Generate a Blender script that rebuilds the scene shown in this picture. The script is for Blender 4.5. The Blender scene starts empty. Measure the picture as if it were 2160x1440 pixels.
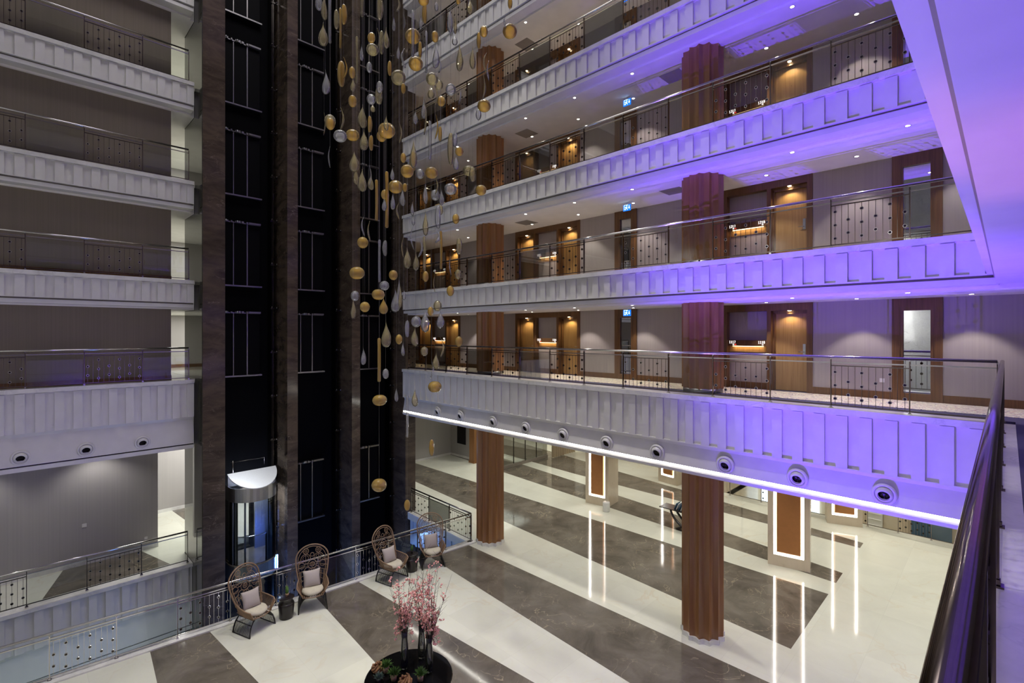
import bpy, bmesh, math, random
from mathutils import Vector, Matrix
random.seed(11)
sc = bpy.context.scene
C = sc.collection
PI = math.pi
ZE = 7.7
ZF = [6.2, 9.4, 12.6, 15.8, 19.0, 22.2]
ORD = ['first','second','third','fourth','fifth','sixth','seventh','eighth','ninth','tenth','eleventh','twelfth','thirteenth','fourteenth','fifteenth','sixteenth','seventeenth','eighteenth','nineteenth','twentieth']
GAL = ['lowest gallery','second gallery','third gallery','fourth gallery','fifth gallery']

# ---------------------------------------------------------------- materials
def nmat(name):
    m = bpy.data.materials.new(name); m.use_nodes = True
    nt = m.node_tree
    return m, nt, nt.nodes['Principled BSDF']
def pm(name, col, rough=.5, metal=0, spec=.5, bump=0, bscale=40, coat=0):
    m, nt, p = nmat(name)
    p.inputs['Base Color'].default_value = (*col, 1); p.inputs['Roughness'].default_value = rough
    p.inputs['Metallic'].default_value = metal; p.inputs['Specular IOR Level'].default_value = spec
    p.inputs['Coat Weight'].default_value = coat
    tc = nt.nodes.new('ShaderNodeTexCoord'); nz = nt.nodes.new('ShaderNodeTexNoise'); nz.inputs['Scale'].default_value = bscale
    nt.links.new(tc.outputs['Object'], nz.inputs['Vector'])
    mx = nt.nodes.new('ShaderNodeMix'); mx.data_type = 'RGBA'
    mx.inputs[6].default_value = (*[c*.9 for c in col], 1); mx.inputs[7].default_value = (*[min(1, c*1.08) for c in col], 1)
    nt.links.new(nz.outputs['Fac'], mx.inputs[0]); nt.links.new(mx.outputs[2], p.inputs['Base Color'])
    if bump:
        b = nt.nodes.new('ShaderNodeBump'); b.inputs['Strength'].default_value = bump; b.inputs['Distance'].default_value = .01
        nt.links.new(nz.outputs['Fac'], b.inputs['Height']); nt.links.new(b.outputs['Normal'], p.inputs['Normal'])
    return m
def ramp(nt, stops):
    r = nt.nodes.new('ShaderNodeValToRGB'); e = r.color_ramp.elements
    while len(e) < len(stops): e.new(.5)
    for i, (pos, col) in enumerate(stops):
        e[i].position = pos; e[i].color = (*col, 1)
    return r
def marble(name, base, dark, vein, rough, vamt=.02, scale=.7, spec=.5, bump=.0, stretch=(1,1,1), tile=0):
    m, nt, p = nmat(name)
    L = nt.links.new
    tc = nt.nodes.new('ShaderNodeTexCoord'); mp = nt.nodes.new('ShaderNodeMapping'); mp.inputs['Scale'].default_value = stretch
    L(tc.outputs['Object'], mp.inputs['Vector'])
    n1 = nt.nodes.new('ShaderNodeTexNoise'); n1.inputs['Scale'].default_value = scale; n1.inputs['Detail'].default_value = 9; n1.inputs['Roughness'].default_value = .62
    n1.inputs['Distortion'].default_value = .6
    L(mp.outputs[0], n1.inputs['Vector'])
    r1 = ramp(nt, [(.32, dark), (.62, base)])
    L(n1.outputs['Fac'], r1.inputs['Fac'])
    n2 = nt.nodes.new('ShaderNodeTexNoise'); n2.inputs['Scale'].default_value = scale*1.7; n2.inputs['Detail'].default_value = 5; n2.inputs['Distortion'].default_value = .9
    L(mp.outputs[0], n2.inputs['Vector'])
    r2 = ramp(nt, [(.5-vamt, (0,0,0)), (.5, (1,1,1)), (.5+vamt, (0,0,0))])
    L(n2.outputs['Fac'], r2.inputs['Fac'])
    n3 = nt.nodes.new('ShaderNodeTexNoise'); n3.inputs['Scale'].default_value = scale*.8; L(mp.outputs[0], n3.inputs['Vector'])
    r3 = ramp(nt, [(.45, (0,0,0)), (.7, (.8,.8,.8))]); L(n3.outputs['Fac'], r3.inputs['Fac'])
    mm = nt.nodes.new('ShaderNodeMath'); mm.operation = 'MULTIPLY'; L(r2.outputs[0], mm.inputs[0]); L(r3.outputs[0], mm.inputs[1])
    mx = nt.nodes.new('ShaderNodeMix'); mx.data_type = 'RGBA'
    L(mm.outputs[0], mx.inputs[0]); L(r1.outputs[0], mx.inputs[6]); mx.inputs[7].default_value = (*vein, 1)
    out = mx.outputs[2]
    if tile:
        br = nt.nodes.new('ShaderNodeTexBrick'); br.offset = 0; br.inputs['Scale'].default_value = 1
        br.inputs['Brick Width'].default_value = tile; br.inputs['Row Height'].default_value = tile; br.inputs['Mortar Size'].default_value = .004
        br.inputs['Color1'].default_value = (1,1,1,1); br.inputs['Color2'].default_value = (.93,.93,.93,1); br.inputs['Mortar'].default_value = (.88,.88,.88,1)
        L(tc.outputs['Object'], br.inputs['Vector'])
        m2 = nt.nodes.new('ShaderNodeMix'); m2.data_type = 'RGBA'; m2.blend_type = 'MULTIPLY'; m2.inputs[0].default_value = 1
        L(out, m2.inputs[6]); L(br.outputs['Color'], m2.inputs[7]); out = m2.outputs[2]
    L(out, p.inputs['Base Color'])
    p.inputs['Roughness'].default_value = rough; p.inputs['Specular IOR Level'].default_value = spec
    if bump:
        n4 = nt.nodes.new('ShaderNodeTexNoise'); n4.inputs['Scale'].default_value = 1.6; L(tc.outputs['Object'], n4.inputs['Vector'])
        b = nt.nodes.new('ShaderNodeBump'); b.inputs['Strength'].default_value = bump; b.inputs['Distance'].default_value = .02
        L(n4.outputs['Fac'], b.inputs['Height']); L(b.outputs['Normal'], p.inputs['Normal'])
    return m
def wood(name, c1, c2, rough=.35, scale=(14,14,.5), spec=.4):
    m, nt, p = nmat(name); L = nt.links.new
    tc = nt.nodes.new('ShaderNodeTexCoord'); mp = nt.nodes.new('ShaderNodeMapping'); mp.inputs['Scale'].default_value = scale
    L(tc.outputs['Object'], mp.inputs['Vector'])
    n = nt.nodes.new('ShaderNodeTexNoise'); n.inputs['Scale'].default_value = 2.2; n.inputs['Detail'].default_value = 7; n.inputs['Distortion'].default_value = .4
    L(mp.outputs[0], n.inputs['Vector'])
    r = ramp(nt, [(.3, c1), (.7, c2)]); L(n.outputs['Fac'], r.inputs['Fac']); L(r.outputs[0], p.inputs['Base Color'])
    p.inputs['Roughness'].default_value = rough; p.inputs['Specular IOR Level'].default_value = spec
    return m
def emis(name, col, s):
    m, nt, p = nmat(name)
    nt.nodes.remove(p); e = nt.nodes.new('ShaderNodeEmission'); e.inputs['Color'].default_value = (*col, 1); e.inputs['Strength'].default_value = s
    nt.links.new(e.outputs[0], nt.nodes['Material Output'].inputs['Surface'])
    return m
def thin_glass(name, tint, diff=(1,1,1), dfac=0, gl=1.0, rough=0.02, edge=None):
    """thin blown or flat glass: tinted see-through, a Fresnel reflection, a little scattering in the wall"""
    m, nt, p = nmat(name); nt.nodes.remove(p); L = nt.links.new
    tr = nt.nodes.new('ShaderNodeBsdfTransparent')
    lw = nt.nodes.new('ShaderNodeLayerWeight'); lw.inputs['Blend'].default_value = .45
    if edge:
        mx = nt.nodes.new('ShaderNodeMix'); mx.data_type = 'RGBA'; mx.inputs[6].default_value = (*tint, 1); mx.inputs[7].default_value = (*edge, 1)
        L(lw.outputs['Facing'], mx.inputs[0]); L(mx.outputs[2], tr.inputs['Color'])
    else: tr.inputs['Color'].default_value = (*tint, 1)
    last = tr.outputs[0]
    if dfac:
        d = nt.nodes.new('ShaderNodeBsdfTranslucent'); d.inputs['Color'].default_value = (*diff, 1)
        d2 = nt.nodes.new('ShaderNodeBsdfDiffuse'); d2.inputs['Color'].default_value = (*diff, 1)
        a = nt.nodes.new('ShaderNodeMixShader'); a.inputs[0].default_value = .5; L(d.outputs[0], a.inputs[1]); L(d2.outputs[0], a.inputs[2])
        s = nt.nodes.new('ShaderNodeMixShader'); s.inputs[0].default_value = dfac; L(last, s.inputs[1]); L(a.outputs[0], s.inputs[2]); last = s.outputs[0]
    g = nt.nodes.new('ShaderNodeBsdfGlossy'); g.inputs['Roughness'].default_value = rough
    fr = nt.nodes.new('ShaderNodeFresnel'); fr.inputs['IOR'].default_value = 1.5
    mu = nt.nodes.new('ShaderNodeMath'); mu.operation = 'MULTIPLY'; mu.inputs[1].default_value = gl; L(fr.outputs[0], mu.inputs[0])
    s2 = nt.nodes.new('ShaderNodeMixShader'); L(mu.outputs[0], s2.inputs[0]); L(last, s2.inputs[1]); L(g.outputs[0], s2.inputs[2])
    L(s2.outputs[0], nt.nodes['Material Output'].inputs['Surface'])
    return m
def carpet_mat():
    m, nt, p = nmat('carpet_pattern'); L = nt.links.new
    tc = nt.nodes.new('ShaderNodeTexCoord')
    mp = nt.nodes.new('ShaderNodeMapping'); mp.inputs['Scale'].default_value = (1.6, .9, 1); L(tc.outputs['Object'], mp.inputs['Vector'])
    v = nt.nodes.new('ShaderNodeTexNoise'); v.inputs['Scale'].default_value = 5; v.inputs['Detail'].default_value = 3; v.inputs['Distortion'].default_value = 2.5
    L(mp.outputs[0], v.inputs['Vector'])
    r = ramp(nt, [(.36, (.08,.06,.14)), (.42, (.78,.72,.55)), (.47, (.80,.76,.66)), (.50, (.50,.50,.18)), (.53, (.8,.76,.66)), (.57, (.40,.15,.13)), (.62,(.75,.7,.6)), (.66,(.12,.08,.18))])
    L(v.outputs['Fac'], r.inputs['Fac']); L(r.outputs[0], p.inputs['Base Color'])
    p.inputs['Roughness'].default_value = .95; p.inputs['Specular IOR Level'].default_value = .1
    return m
def wallpaper(name, c1, c2):
    m, nt, p = nmat(name); L = nt.links.new
    tc = nt.nodes.new('ShaderNodeTexCoord'); mp = nt.nodes.new('ShaderNodeMapping'); mp.inputs['Scale'].default_value = (30, 30, .15)
    L(tc.outputs['Object'], mp.inputs['Vector'])
    n = nt.nodes.new('ShaderNodeTexNoise'); n.inputs['Scale'].default_value = 1; n.inputs['Detail'].default_value = 4; L(mp.outputs[0], n.inputs['Vector'])
    r = ramp(nt, [(.3, c1), (.7, c2)]); L(n.outputs['Fac'], r.inputs['Fac']); L(r.outputs[0], p.inputs['Base Color'])
    p.inputs['Roughness'].default_value = .7; p.inputs['Specular IOR Level'].default_value = .2
    return m

M = {}
M['panel'] = pm('white_paint', (.70,.69,.67), .45, bscale=3)
M['ceil'] = pm('ceiling_paint', (.86,.84,.83), .8, spec=.1, bscale=2)
M['coping'] = marble('coping_marble', (.78,.77,.74), (.62,.62,.60), (.5,.5,.48), .18, .03, 2.2)
M['fwhite'] = marble('cream_marble', (.725,.735,.635), (.65,.655,.56), (.66,.60,.46), .07, .02, .45, .55, .03, tile=1.2)
M['fdark'] = marble('brown_marble', (.175,.155,.125), (.085,.073,.058), (.46,.38,.26), .075, .012, .9, .6, .03, tile=1.2)
M['pillar'] = marble('emperador_marble', (.105,.078,.056), (.042,.031,.024), (.25,.2,.16), .14, .012, 1.0, .3, 0, (1,1,2.6), tile=0)
M['pillarside'] = marble('polished_dark_marble', (.085,.083,.066), (.05,.048,.038), (.16,.15,.12), .03, .01, 1.0, 1.6)
M['woodcol'] = wood('column_wood', (.27,.122,.044), (.33,.160,.062), .26, (4,4,.2), .5)
M['wooddark'] = wood('frame_wood', (.10,.048,.018), (.17,.082,.032), .38)
M['wooddoor'] = wood('door_wood', (.30,.165,.055), (.42,.25,.095), .4)
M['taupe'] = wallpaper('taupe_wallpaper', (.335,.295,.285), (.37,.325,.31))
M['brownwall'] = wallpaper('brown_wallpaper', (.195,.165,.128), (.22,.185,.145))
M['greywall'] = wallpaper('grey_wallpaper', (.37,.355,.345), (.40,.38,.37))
M['chrome'] = pm('polished_steel', (.62,.60,.58), .12, 1)
M['darkmetal'] = pm('dark_steel', (.16,.145,.135), .22, 1)
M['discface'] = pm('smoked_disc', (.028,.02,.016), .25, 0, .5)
M['bronze'] = pm('brown_steel', (.20,.165,.15), .13, 1)
M['glass'] = thin_glass('railing_glass', (.955,.97,.955), gl=.8, rough=0)
M['black'] = pm('black_paint', (.004,.004,.005), .6, 0, .08)
M['shaft'] = pm('shaft_black', (.003,.003,.004), .7, 0, .05)
M['steel'] = pm('brushed_steel', (.45,.45,.46), .28, 1)
M['dullsteel'] = pm('dull_steel', (.30,.29,.28), .35, 1)
M['led'] = emis('led_line', (1.0,.97,.88), 26)
M['lens'] = emis('downlight_lens', (1,.9,.75), 30)
M['lens_dim'] = emis('downlight_lens_small', (1,.84,.55), 10)
M['signglow'] = emis('sign_shelf_glow', (1,.72,.38), 5)
M['signtext'] = emis('lit_digits', (1,.97,.95), 1.6)
M['reddot'] = emis('red_indicator', (1,.05,.03), 1.5)
M['exitblue'] = emis('exit_sign_blue', (.01,.16,.9), 1.3)
M['exitwhite'] = emis('exit_sign_white', (.6,.92,1), 2.2)
M['blueled'] = emis('blue_led', (.12,.25,1), 45)
M['whiteled'] = emis('pillar_led', (1,.97,.92), 16)
M['screen'] = emis('lit_screen', (.80,.92,1), 1.6)
M['amber'] = thin_glass('amber_glass', (.97,.80,.38), (1.0,.70,.20), .38, 1.5, .04, (.66,.40,.08))
M['gold'] = thin_glass('smoky_gold_glass', (.96,.92,.74), (.95,.84,.50), .26, 1.3, .04, (.60,.52,.27))
M['clear'] = thin_glass('clear_glass', (.97,.97,.98), (.95,.96,1), .25, 1.6, .04, (.72,.72,.76))
M['vase'] = thin_glass('vase_glass', (.95,.97,.96), (.85,.9,.9), .03, 1.1, .03, (.70,.74,.73))
M['cabglass'] = thin_glass('lift_glass', (.80,.84,.90), gl=1.0, rough=.01)
M['wire'] = pm('steel_wire', (.35,.34,.33), .35, .8)
M['rattan'] = pm('tan_rattan', (.245,.155,.092), .5, bscale=60)
M['blackrattan'] = pm('black_rattan', (.012,.011,.011), .4)
M['cushion'] = pm('cream_cushion', (.56,.52,.42), .9, 0, .1, .3, 30)
M['pillow'] = pm('grey_pillow', (.46,.41,.39), .9, 0, .1, .3, 120)
M['blackgloss'] = pm('black_gloss', (.004,.004,.0045), .05, 0, .3)
M['tableblack'] = pm('black_ceramic', (.014,.010,.010), .28, 0, .5)
M['twig'] = pm('dark_twig', (.05,.032,.025), .8)
M['blossom'] = pm('pink_blossom', (.86,.44,.40), .8, 0, .2, 0, 25)
M['leaf'] = pm('green_leaf', (.07,.15,.03), .6, 0, .3, 0, 15)
M['bluegreen'] = pm('succulent_leaf', (.10,.15,.12), .6, 0, .3, 0, 15)
M['pot'] = pm('clay_pot', (.36,.23,.14), .7)
M['bark'] = wood('driftwood', (.10,.045,.02), (.35,.18,.08), .8, (6,6,3))
M['carpet'] = carpet_mat()
M['carpetedge'] = pm('carpet_border', (.085,.075,.13), .95, 0, .1, .2, 200)
M['mirror'] = pm('dark_mirror', (.55,.56,.56), .01, 1)
M['tile'] = marble('white_wall_marble', (.66,.67,.66), (.55,.56,.55), (.4,.41,.4), .12, .02, 1.1, .5, 0, tile=.8)
M['stone'] = marble('beige_stone', (.64,.55,.42), (.56,.47,.35), (.45,.37,.27), .15, .02, .8, .5, 0, (1,1,.5))
M['copper'] = pm('copper_fabric_panel', (.43,.185,.060), .5, .15, .4, .15, 8)
M['curtain'] = pm('cream_curtain', (.48,.39,.26), .9)
M['pitwall'] = pm('lower_hall_paint', (.50,.56,.60), .5)
M['bluepaint'] = pm('blue_wall', (.04,.10,.17), .7)
M['slat'] = wood('slat_wood', (.42,.24,.08), (.60,.38,.15), .5)
M['paper'] = pm('printed_paper', (.7,.7,.7), .6, bscale=9)
M['roofsteel'] = pm('roof_steel', (.72,.73,.75), .42, .85)
M['gapshade_base'] = pm('gap_shade_rail_base', (.25,.22,.18), .4)  # painted shade of the balcony gaps; also the partition's brown base rail
M['cabwall'] = pm('cab_wall', (.16,.165,.18), .35, .7)
M['vent'] = pm('grey_hatch', (.24,.22,.22), .6)

# ---------------------------------------------------------------- mesh building
class MB:
    def __init__(s): s.v = []; s.f = []; s.m = []; s.sm = []
    def add(s, vs, fs, mi=0, smooth=False):
        b = len(s.v); s.v += [tuple(v) for v in vs]
        for f in fs:
            s.f.append(tuple(b+i for i in f)); s.m.append(mi); s.sm.append(smooth)
    def hexa(s, p, mi=0):
        s.add(p, [(0,3,2,1),(4,5,6,7),(0,1,5,4),(1,2,6,5),(2,3,7,6),(3,0,4,7)], mi)
    def box(s, x0, x1, y0, y1, z0, z1, mi=0):
        s.hexa([(x0,y0,z0),(x1,y0,z0),(x1,y1,z0),(x0,y1,z0),(x0,y0,z1),(x1,y0,z1),(x1,y1,z1),(x0,y1,z1)], mi)
    def boxT(s, T, u0, u1, d0, d1, z0, z1, mi=0):
        s.hexa([T(u0,d0,z0),T(u1,d0,z0),T(u1,d1,z0),T(u0,d1,z0),T(u0,d0,z1),T(u1,d0,z1),T(u1,d1,z1),T(u0,d1,z1)], mi)
    def prism(s, poly, z0, z1, mi=0, T=None):
        n = len(poly); q = [(x,y,z0) for x,y in poly]+[(x,y,z1) for x,y in poly]
        if T: q = [T(*p) for p in q]
        s.add(q, [tuple(range(n))[::-1], tuple(range(n,2*n))]+[(i,(i+1)%n,n+(i+1)%n,n+i) for i in range(n)], mi)
    def extr(s, prof, T, u0, u1, mi=0):
        """profile of (d, z) points closed, extruded along u"""
        n = len(prof); q = [T(u0,d,z) for d,z in prof]+[T(u1,d,z) for d,z in prof]
        s.add(q, [tuple(range(n)), tuple(range(n,2*n))[::-1]]+[(i,n+i,n+(i+1)%n,(i+1)%n) for i in range(n)], mi)
    def tube(s, pts, r, n=6, mi=0, smooth=True, cap=True, closed=False):
        pts = [Vector(p) for p in pts]; k = len(pts); rs = r if isinstance(r, (list,tuple)) else [r]*k
        vs = []; up = None
        for i, p in enumerate(pts):
            if closed: t = (pts[(i+1)%k]-pts[i-1])
            else: t = pts[min(i+1,k-1)]-pts[max(i-1,0)]
            if t.length < 1e-9: t = Vector((0,0,1))
            t.normalize()
            if up is None:
                a = Vector((0,0,1)) if abs(t.z) < .9 else Vector((1,0,0)); up = (a - t*a.dot(t)).normalized()
            else:
                up = up - t*up.dot(t)
                if up.length < 1e-6: up = t.orthogonal()
                up.normalize()
            w = t.cross(up)
            for j in range(n):
                an = 2*PI*j/n; vs.append(p + (up*math.cos(an)+w*math.sin(an))*rs[i])
        fs = []
        for i in range(k if closed else k-1):
            i2 = (i+1)%k
            for j in range(n): fs.append((i*n+j, i*n+(j+1)%n, i2*n+(j+1)%n, i2*n+j))
        if cap and not closed: fs += [tuple(range(n))[::-1], tuple(range((k-1)*n, k*n))]
        s.add(vs, fs, mi, smooth)
    def lathe(s, prof, c=(0,0,0), n=16, mi=0, smooth=True, cap=True, a0=0, a1=2*PI, sx=1, sy=1):
        full = abs(a1-a0-2*PI) < 1e-6; k = n if full else n+1; vs = []
        for r, z in prof:
            for j in range(k):
                an = a0+(a1-a0)*j/n; vs.append((c[0]+r*sx*math.cos(an), c[1]+r*sy*math.sin(an), c[2]+z))
        fs = []
        for i in range(len(prof)-1):
            for j in range(n):
                j2 = (j+1)%k; fs.append((i*k+j, i*k+j2, (i+1)*k+j2, (i+1)*k+j))
        if cap and full:
            if prof[0][0] > 1e-4: fs.append(tuple(range(n))[::-1])
            if prof[-1][0] > 1e-4: fs.append(tuple(range((len(prof)-1)*k, (len(prof)-1)*k+n)))
        s.add(vs, fs, mi, smooth)
    def build(s, name, mats, parent=None, origin=None, loc=False):
        me = bpy.data.meshes.new(name)
        off = Vector(origin) if origin is not None else Vector((0,0,0))
        me.from_pydata([Vector(v)-off for v in s.v], [], s.f)
        for m in (mats if isinstance(mats, (list,tuple)) else [mats]): me.materials.append(M[m])
        me.polygons.foreach_set('material_index', s.m); me.polygons.foreach_set('use_smooth', s.sm)
        bm = bmesh.new(); bm.from_mesh(me); bmesh.ops.remove_doubles(bm, verts=bm.verts, dist=1e-6)
        bmesh.ops.recalc_face_normals(bm, faces=bm.faces); bm.to_mesh(me); bm.free(); me.update()
        o = bpy.data.objects.new(name, me); C.objects.link(o)
        if origin is not None:
            o.location = origin; WORLDPOS[o.name] = Vector(origin)
        if parent is not None: attach(o, parent)
        return o
WORLDPOS = {}
def attach(o, parent):
    o.parent = parent
    L = WORLDPOS.get(parent.name)
    if L is not None: o.matrix_parent_inverse = Matrix.Translation(-L)
def thing(name, label, cat, loc, group=None, local=False, rz=0):
    o = bpy.data.objects.new(name, None); C.objects.link(o); o.location = loc; o.rotation_euler = (0,0,rz); o.empty_display_size = .2
    if not local: WORLDPOS[o.name] = Vector(loc)
    return tag(o, label, cat, group)
def tag(o, label, cat, group=None):
    o['label'] = label; o['category'] = cat
    if group: o['group'] = group
    return o
def struct(o): o['kind'] = 'structure'; return o
def dup(o, loc=None, rz=None, label=None, group=None, name=None):
    def cp(x, par):
        c = x.copy(); C.objects.link(c)
        if par is not None: c.parent = par
        for ch in KIDS.get(x.name, []): cp(ch, c)
        return c
    KIDS = {}
    for x in C.objects:
        if x.parent: KIDS.setdefault(x.parent.name, []).append(x)
    r = cp(o, None)
    if loc is not None: r.location = loc
    if rz is not None: r.rotation_euler = (0,0,rz)
    if label: r['label'] = label
    if group: r['group'] = group
    return r
SEGS = {'0':[[(0,0),(1,0),(1,2),(0,2),(0,0)]],'1':[[(.1,1.6),(.55,2),(.55,0)],[(.1,0),(1,0)]],'2':[[(0,1.6),(.2,2),(.8,2),(1,1.6),(1,1.2),(0,0),(1,0)]],
 '3':[[(0,2),(1,2),(.4,1.15),(.8,1.1),(1,.7),(.8,.1),(.3,0),(0,.2)]],'4':[[(.8,0),(.8,2),(0,.6),(1.1,.6)]],'5':[[(1,2),(.1,2),(.05,1.1),(.7,1.2),(1,.8),(.8,.1),(.3,0),(0,.2)]],
 '6':[[(.9,2),(.3,1.7),(0,.9),(.1,.2),(.5,0),(.9,.2),(1,.7),(.7,1.1),(.1,.9)]],'7':[[(0,2),(1,2),(.4,0)]],
 '8':[[(.5,1.08),(.1,1.3),(.1,1.75),(.5,2),(.9,1.75),(.9,1.3),(.5,1.08),(0,.8),(0,.25),(.5,0),(1,.25),(1,.8),(.5,1.08)]]}
def digits(txt, x, y0, z, hgt, par):
    mb = MB(); s = hgt/2; w = hgt*.62
    for i, ch in enumerate(txt):
        for st in SEGS[ch]: mb.tube([(x, y0-i*w*1.12-p[0]*s*.85, z+p[1]*s) for p in st], hgt*.085, 4, smooth=False)
    mb.build('digits', 'signtext', par)

# run frames: u along the run, d out into the atrium, z up
TR = lambda u,d,z: (11.63-d, u, z)
TL = lambda u,d,z: (u, 18.75-d, z)
TLL = lambda u,d,z: (u, 19.47-d, z)
TN = lambda u,d,z: (u, .057+d, z)
def line_T(p, q):
    p = Vector(p); q = Vector(q); t = (q-p).normalized(); n = Vector((t.y, -t.x))
    return (lambda u,d,z: (p.x+t.x*u-n.x*d, p.y+t.y*u-n.y*d, z)), (q-p).length
E_LOBBY, E_TOP, E_TOPSPOT, E_VIO, EXPO = 135, 520, 3700, 1350, 0.38
# ---------------------------------------------------------------- the setting
def S(name, fn, mats, parent=None):
    mb = MB(); fn(mb); return struct(mb.build(name, mats, parent))
NZ = 6
MAINP, MAINQ = (-6.0, 15.58), (11.93, 14.0)
TM, MLEN = line_T(MAINP, MAINQ)
TG, GLEN = line_T((11.93, 14.0), (12.08, 18.13))
# lobby floor with the opening in front of the lifts
mb = MB()
mb.prism([(-6,-3),(24.3,-3),(24.3,9.6),(27,9.6),(27,26.5),(12.35,26.5),(12.35,20.5),(11.96,18.2),(11.81,14.13),(-6,15.70)], -.25, 0)
mb.prism([(-6,19.78),(4.28,19.78),(4.28,20.52),(12.35,20.52),(12.35,26.5),(-6,26.5)], -.25, 0)
lobby_floor = struct(mb.build('floor', 'fwhite'))
stripes = [
 [(2.36,14.72),(3.6,14.60),(4.13,8),(1.88,8)],
 [(6.26,14.38),(7.57,14.265),(8.11,7.48),(8.39,4),(5.54,4),(6.01,10.7)],
 [(10.15,14.03),(11.7,13.88),(11.8,0),(9.2,0),(9.6,5.9),(9.8,9.04)],
 [(15.1,26),(16.85,26),(17.0,3.74),(13.4,3.74),(13.63,6.92),(14.35,16.5)],
 [(19.7,26),(21.8,26),(20.52,15.0),(20.0,10.8),(18.81,3.74),(17.92,3.74)],
 [(22.4,26),(25.4,26),(24.6,20),(23.77,15.1),(23.24,11.4),(22.03,3.74),(21.45,3.74),(21.6,10.6),(21.75,17)],
 [(1.25,22.0),(3.15,22.0),(3.72,19.79),(.62,19.79)],
 [(4.9,25.7),(6.6,25.7),(6.0,22.0),(5.2,22.0)],
]
for p in stripes:
    mb = MB(); mb.prism(p, -.02, .002); mb.build('dark_stripe', 'fdark', lobby_floor)
# kerbs along the opening
for T, a, b in ((TM, 0, MLEN), (TG, 0, GLEN)):
    mb = MB(); mb.boxT(T, a, b+.12, -.16, .12, 0, .035); struct(mb.build('trim_1', 'coping'))
# lower hall below the opening
mb = MB(); mb.prism([(-6,10),(14,10),(14,21),(-6,21)], -4.6, -4.45); struct(mb.build('floor', 'fwhite'))
mb = MB(); mb.box(-6,14,21,21.2,-4.6,-.25); mb.box(14,14.2,10,21.2,-4.6,-.25); struct(mb.build('wall_lower', 'pitwall'))
def rib_front(T, u0, u1, z0, z1, per=.392, dp=.05, back=-.25, phase=0, dref=0.0):
    """pleated cladding: alternate raised and recessed boards, one folded sheet"""
    pts = []; k = math.floor((u0-phase)/per); u = phase+k*per
    while u < u1:
        for a, b, d in ((u, u+per/2, dp), (u+per/2, u+per, 0)):
            a2, b2 = max(a, u0), min(b, u1)
            if b2-a2 > .01: pts += [(a2, dref+d), (b2, dref+d)]
        u += per
    poly = [(u0, back)]+pts+[(u1, back)]
    mb = MB(); mb.prism(poly, z0, z1, 0, T); return mb
for T, a, b in ((TM, 0, MLEN), (TG, 0, GLEN)):
    o = rib_front(T, a, b, -1.3, -.25, back=-.2).build('trim_2', 'pitwall'); struct(o)

# gallery slabs
for i, z in enumerate(ZF):
    lo = z-1.92+.0 if i == 0 else z-.93
    mb = MB()
    mb.box(11.935, 15.6, -3, 18.19, z-.1, z); mb.box(12.4, 15.6, 18.19, 23, z-.1, z); mb.box(-6, 11.935, -3, -.10, z-.1, z)
    fl = struct(mb.build('floor', 'carpetedge'))
    mb = MB(); mb.box(12.55, 13.98, -2.2, 22, z, z+.006); mb.build('carpet', 'carpet', fl)
    mb = MB()
    mb.box(11.955, 15.6, -3, 18.19, lo, z-.1); mb.box(12.4, 15.6, 18.19, 23, lo, z-.1); mb.box(-6, 11.955, -3, -.27, lo if i else z-1.4, z-.1)
    if i == 0: mb.box(15.6, 27, -3, 26.5, lo, z-.1); mb.box(12.4, 15.6, 23, 26.5, lo, z-.1)
    struct(mb.build('ceiling', 'ceil'))
    # left wing
    lo = z-2.2 if i == 0 else z-.93
    mb = MB(); mb.box(-6, 4.28, 19.055, 26, z-.1, z); mb.box(4.3, 12.4, 19.9, 26, z-.1, z); struct(mb.build('floor', 'fwhite'))
    mb = MB(); mb.box(-6, 4.163, 19.075, 26, lo, z-.1); mb.box(4.163, 4.28, 19.2, 26, lo, z-.1); mb.box(4.28, 12.4, 20.5, 26, lo, z-.1); struct(mb.build('ceiling', 'ceil'))
# left wing walls
for i in range(-1, 5):
    z0 = 0 if i < 0 else ZF[i]; z1 = ZF[0]-2.2 if i < 0 else ZF[i+1]-.93
    a1 = 3.72 if i < 0 else 3.63
    bw = 21.75 if i < 0 else 19.16
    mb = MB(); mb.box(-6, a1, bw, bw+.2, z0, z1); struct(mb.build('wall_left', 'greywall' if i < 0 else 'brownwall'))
    mb = MB(); mb.box(-6, 12.4, 25.7, 25.9, z0, z1); mb.box(7.6, 7.8, 20.6, 25.7, z0, z1); struct(mb.build('wall_far', 'greywall'))
    mb = MB(); mb.box(-6, a1+.01, bw-.02, bw, z0, z0+.14); struct(mb.build('baseboard_left', 'coping' if i < 0 else 'wooddark'))
    mb = MB(); mb.box(-6, 7.6, 25.68, 25.7, z0, z0+.14); struct(mb.build('baseboard_far', 'coping' if i < 0 else 'wooddark'))
# shell out of view
mb = MB(); mb.box(-6.3, -6, -3, 26.5, -4.6, 26); struct(mb.build('wall_end', 'tile'))
mb = MB(); mb.box(-6, 14.3, -3.2, -2.6, 0, 26); struct(mb.build('wall_near', 'taupe'))
mb = MB(); mb.box(-6.3, 15.6, -3.2, 26.5, 26, 26.3); struct(mb.build('ceiling', 'ceil'))
mb = MB(); mb.box(-6, 30, -3.2, -3.0, -4.6, 4.3); struct(mb.build('wall_near', 'tile'))

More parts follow.
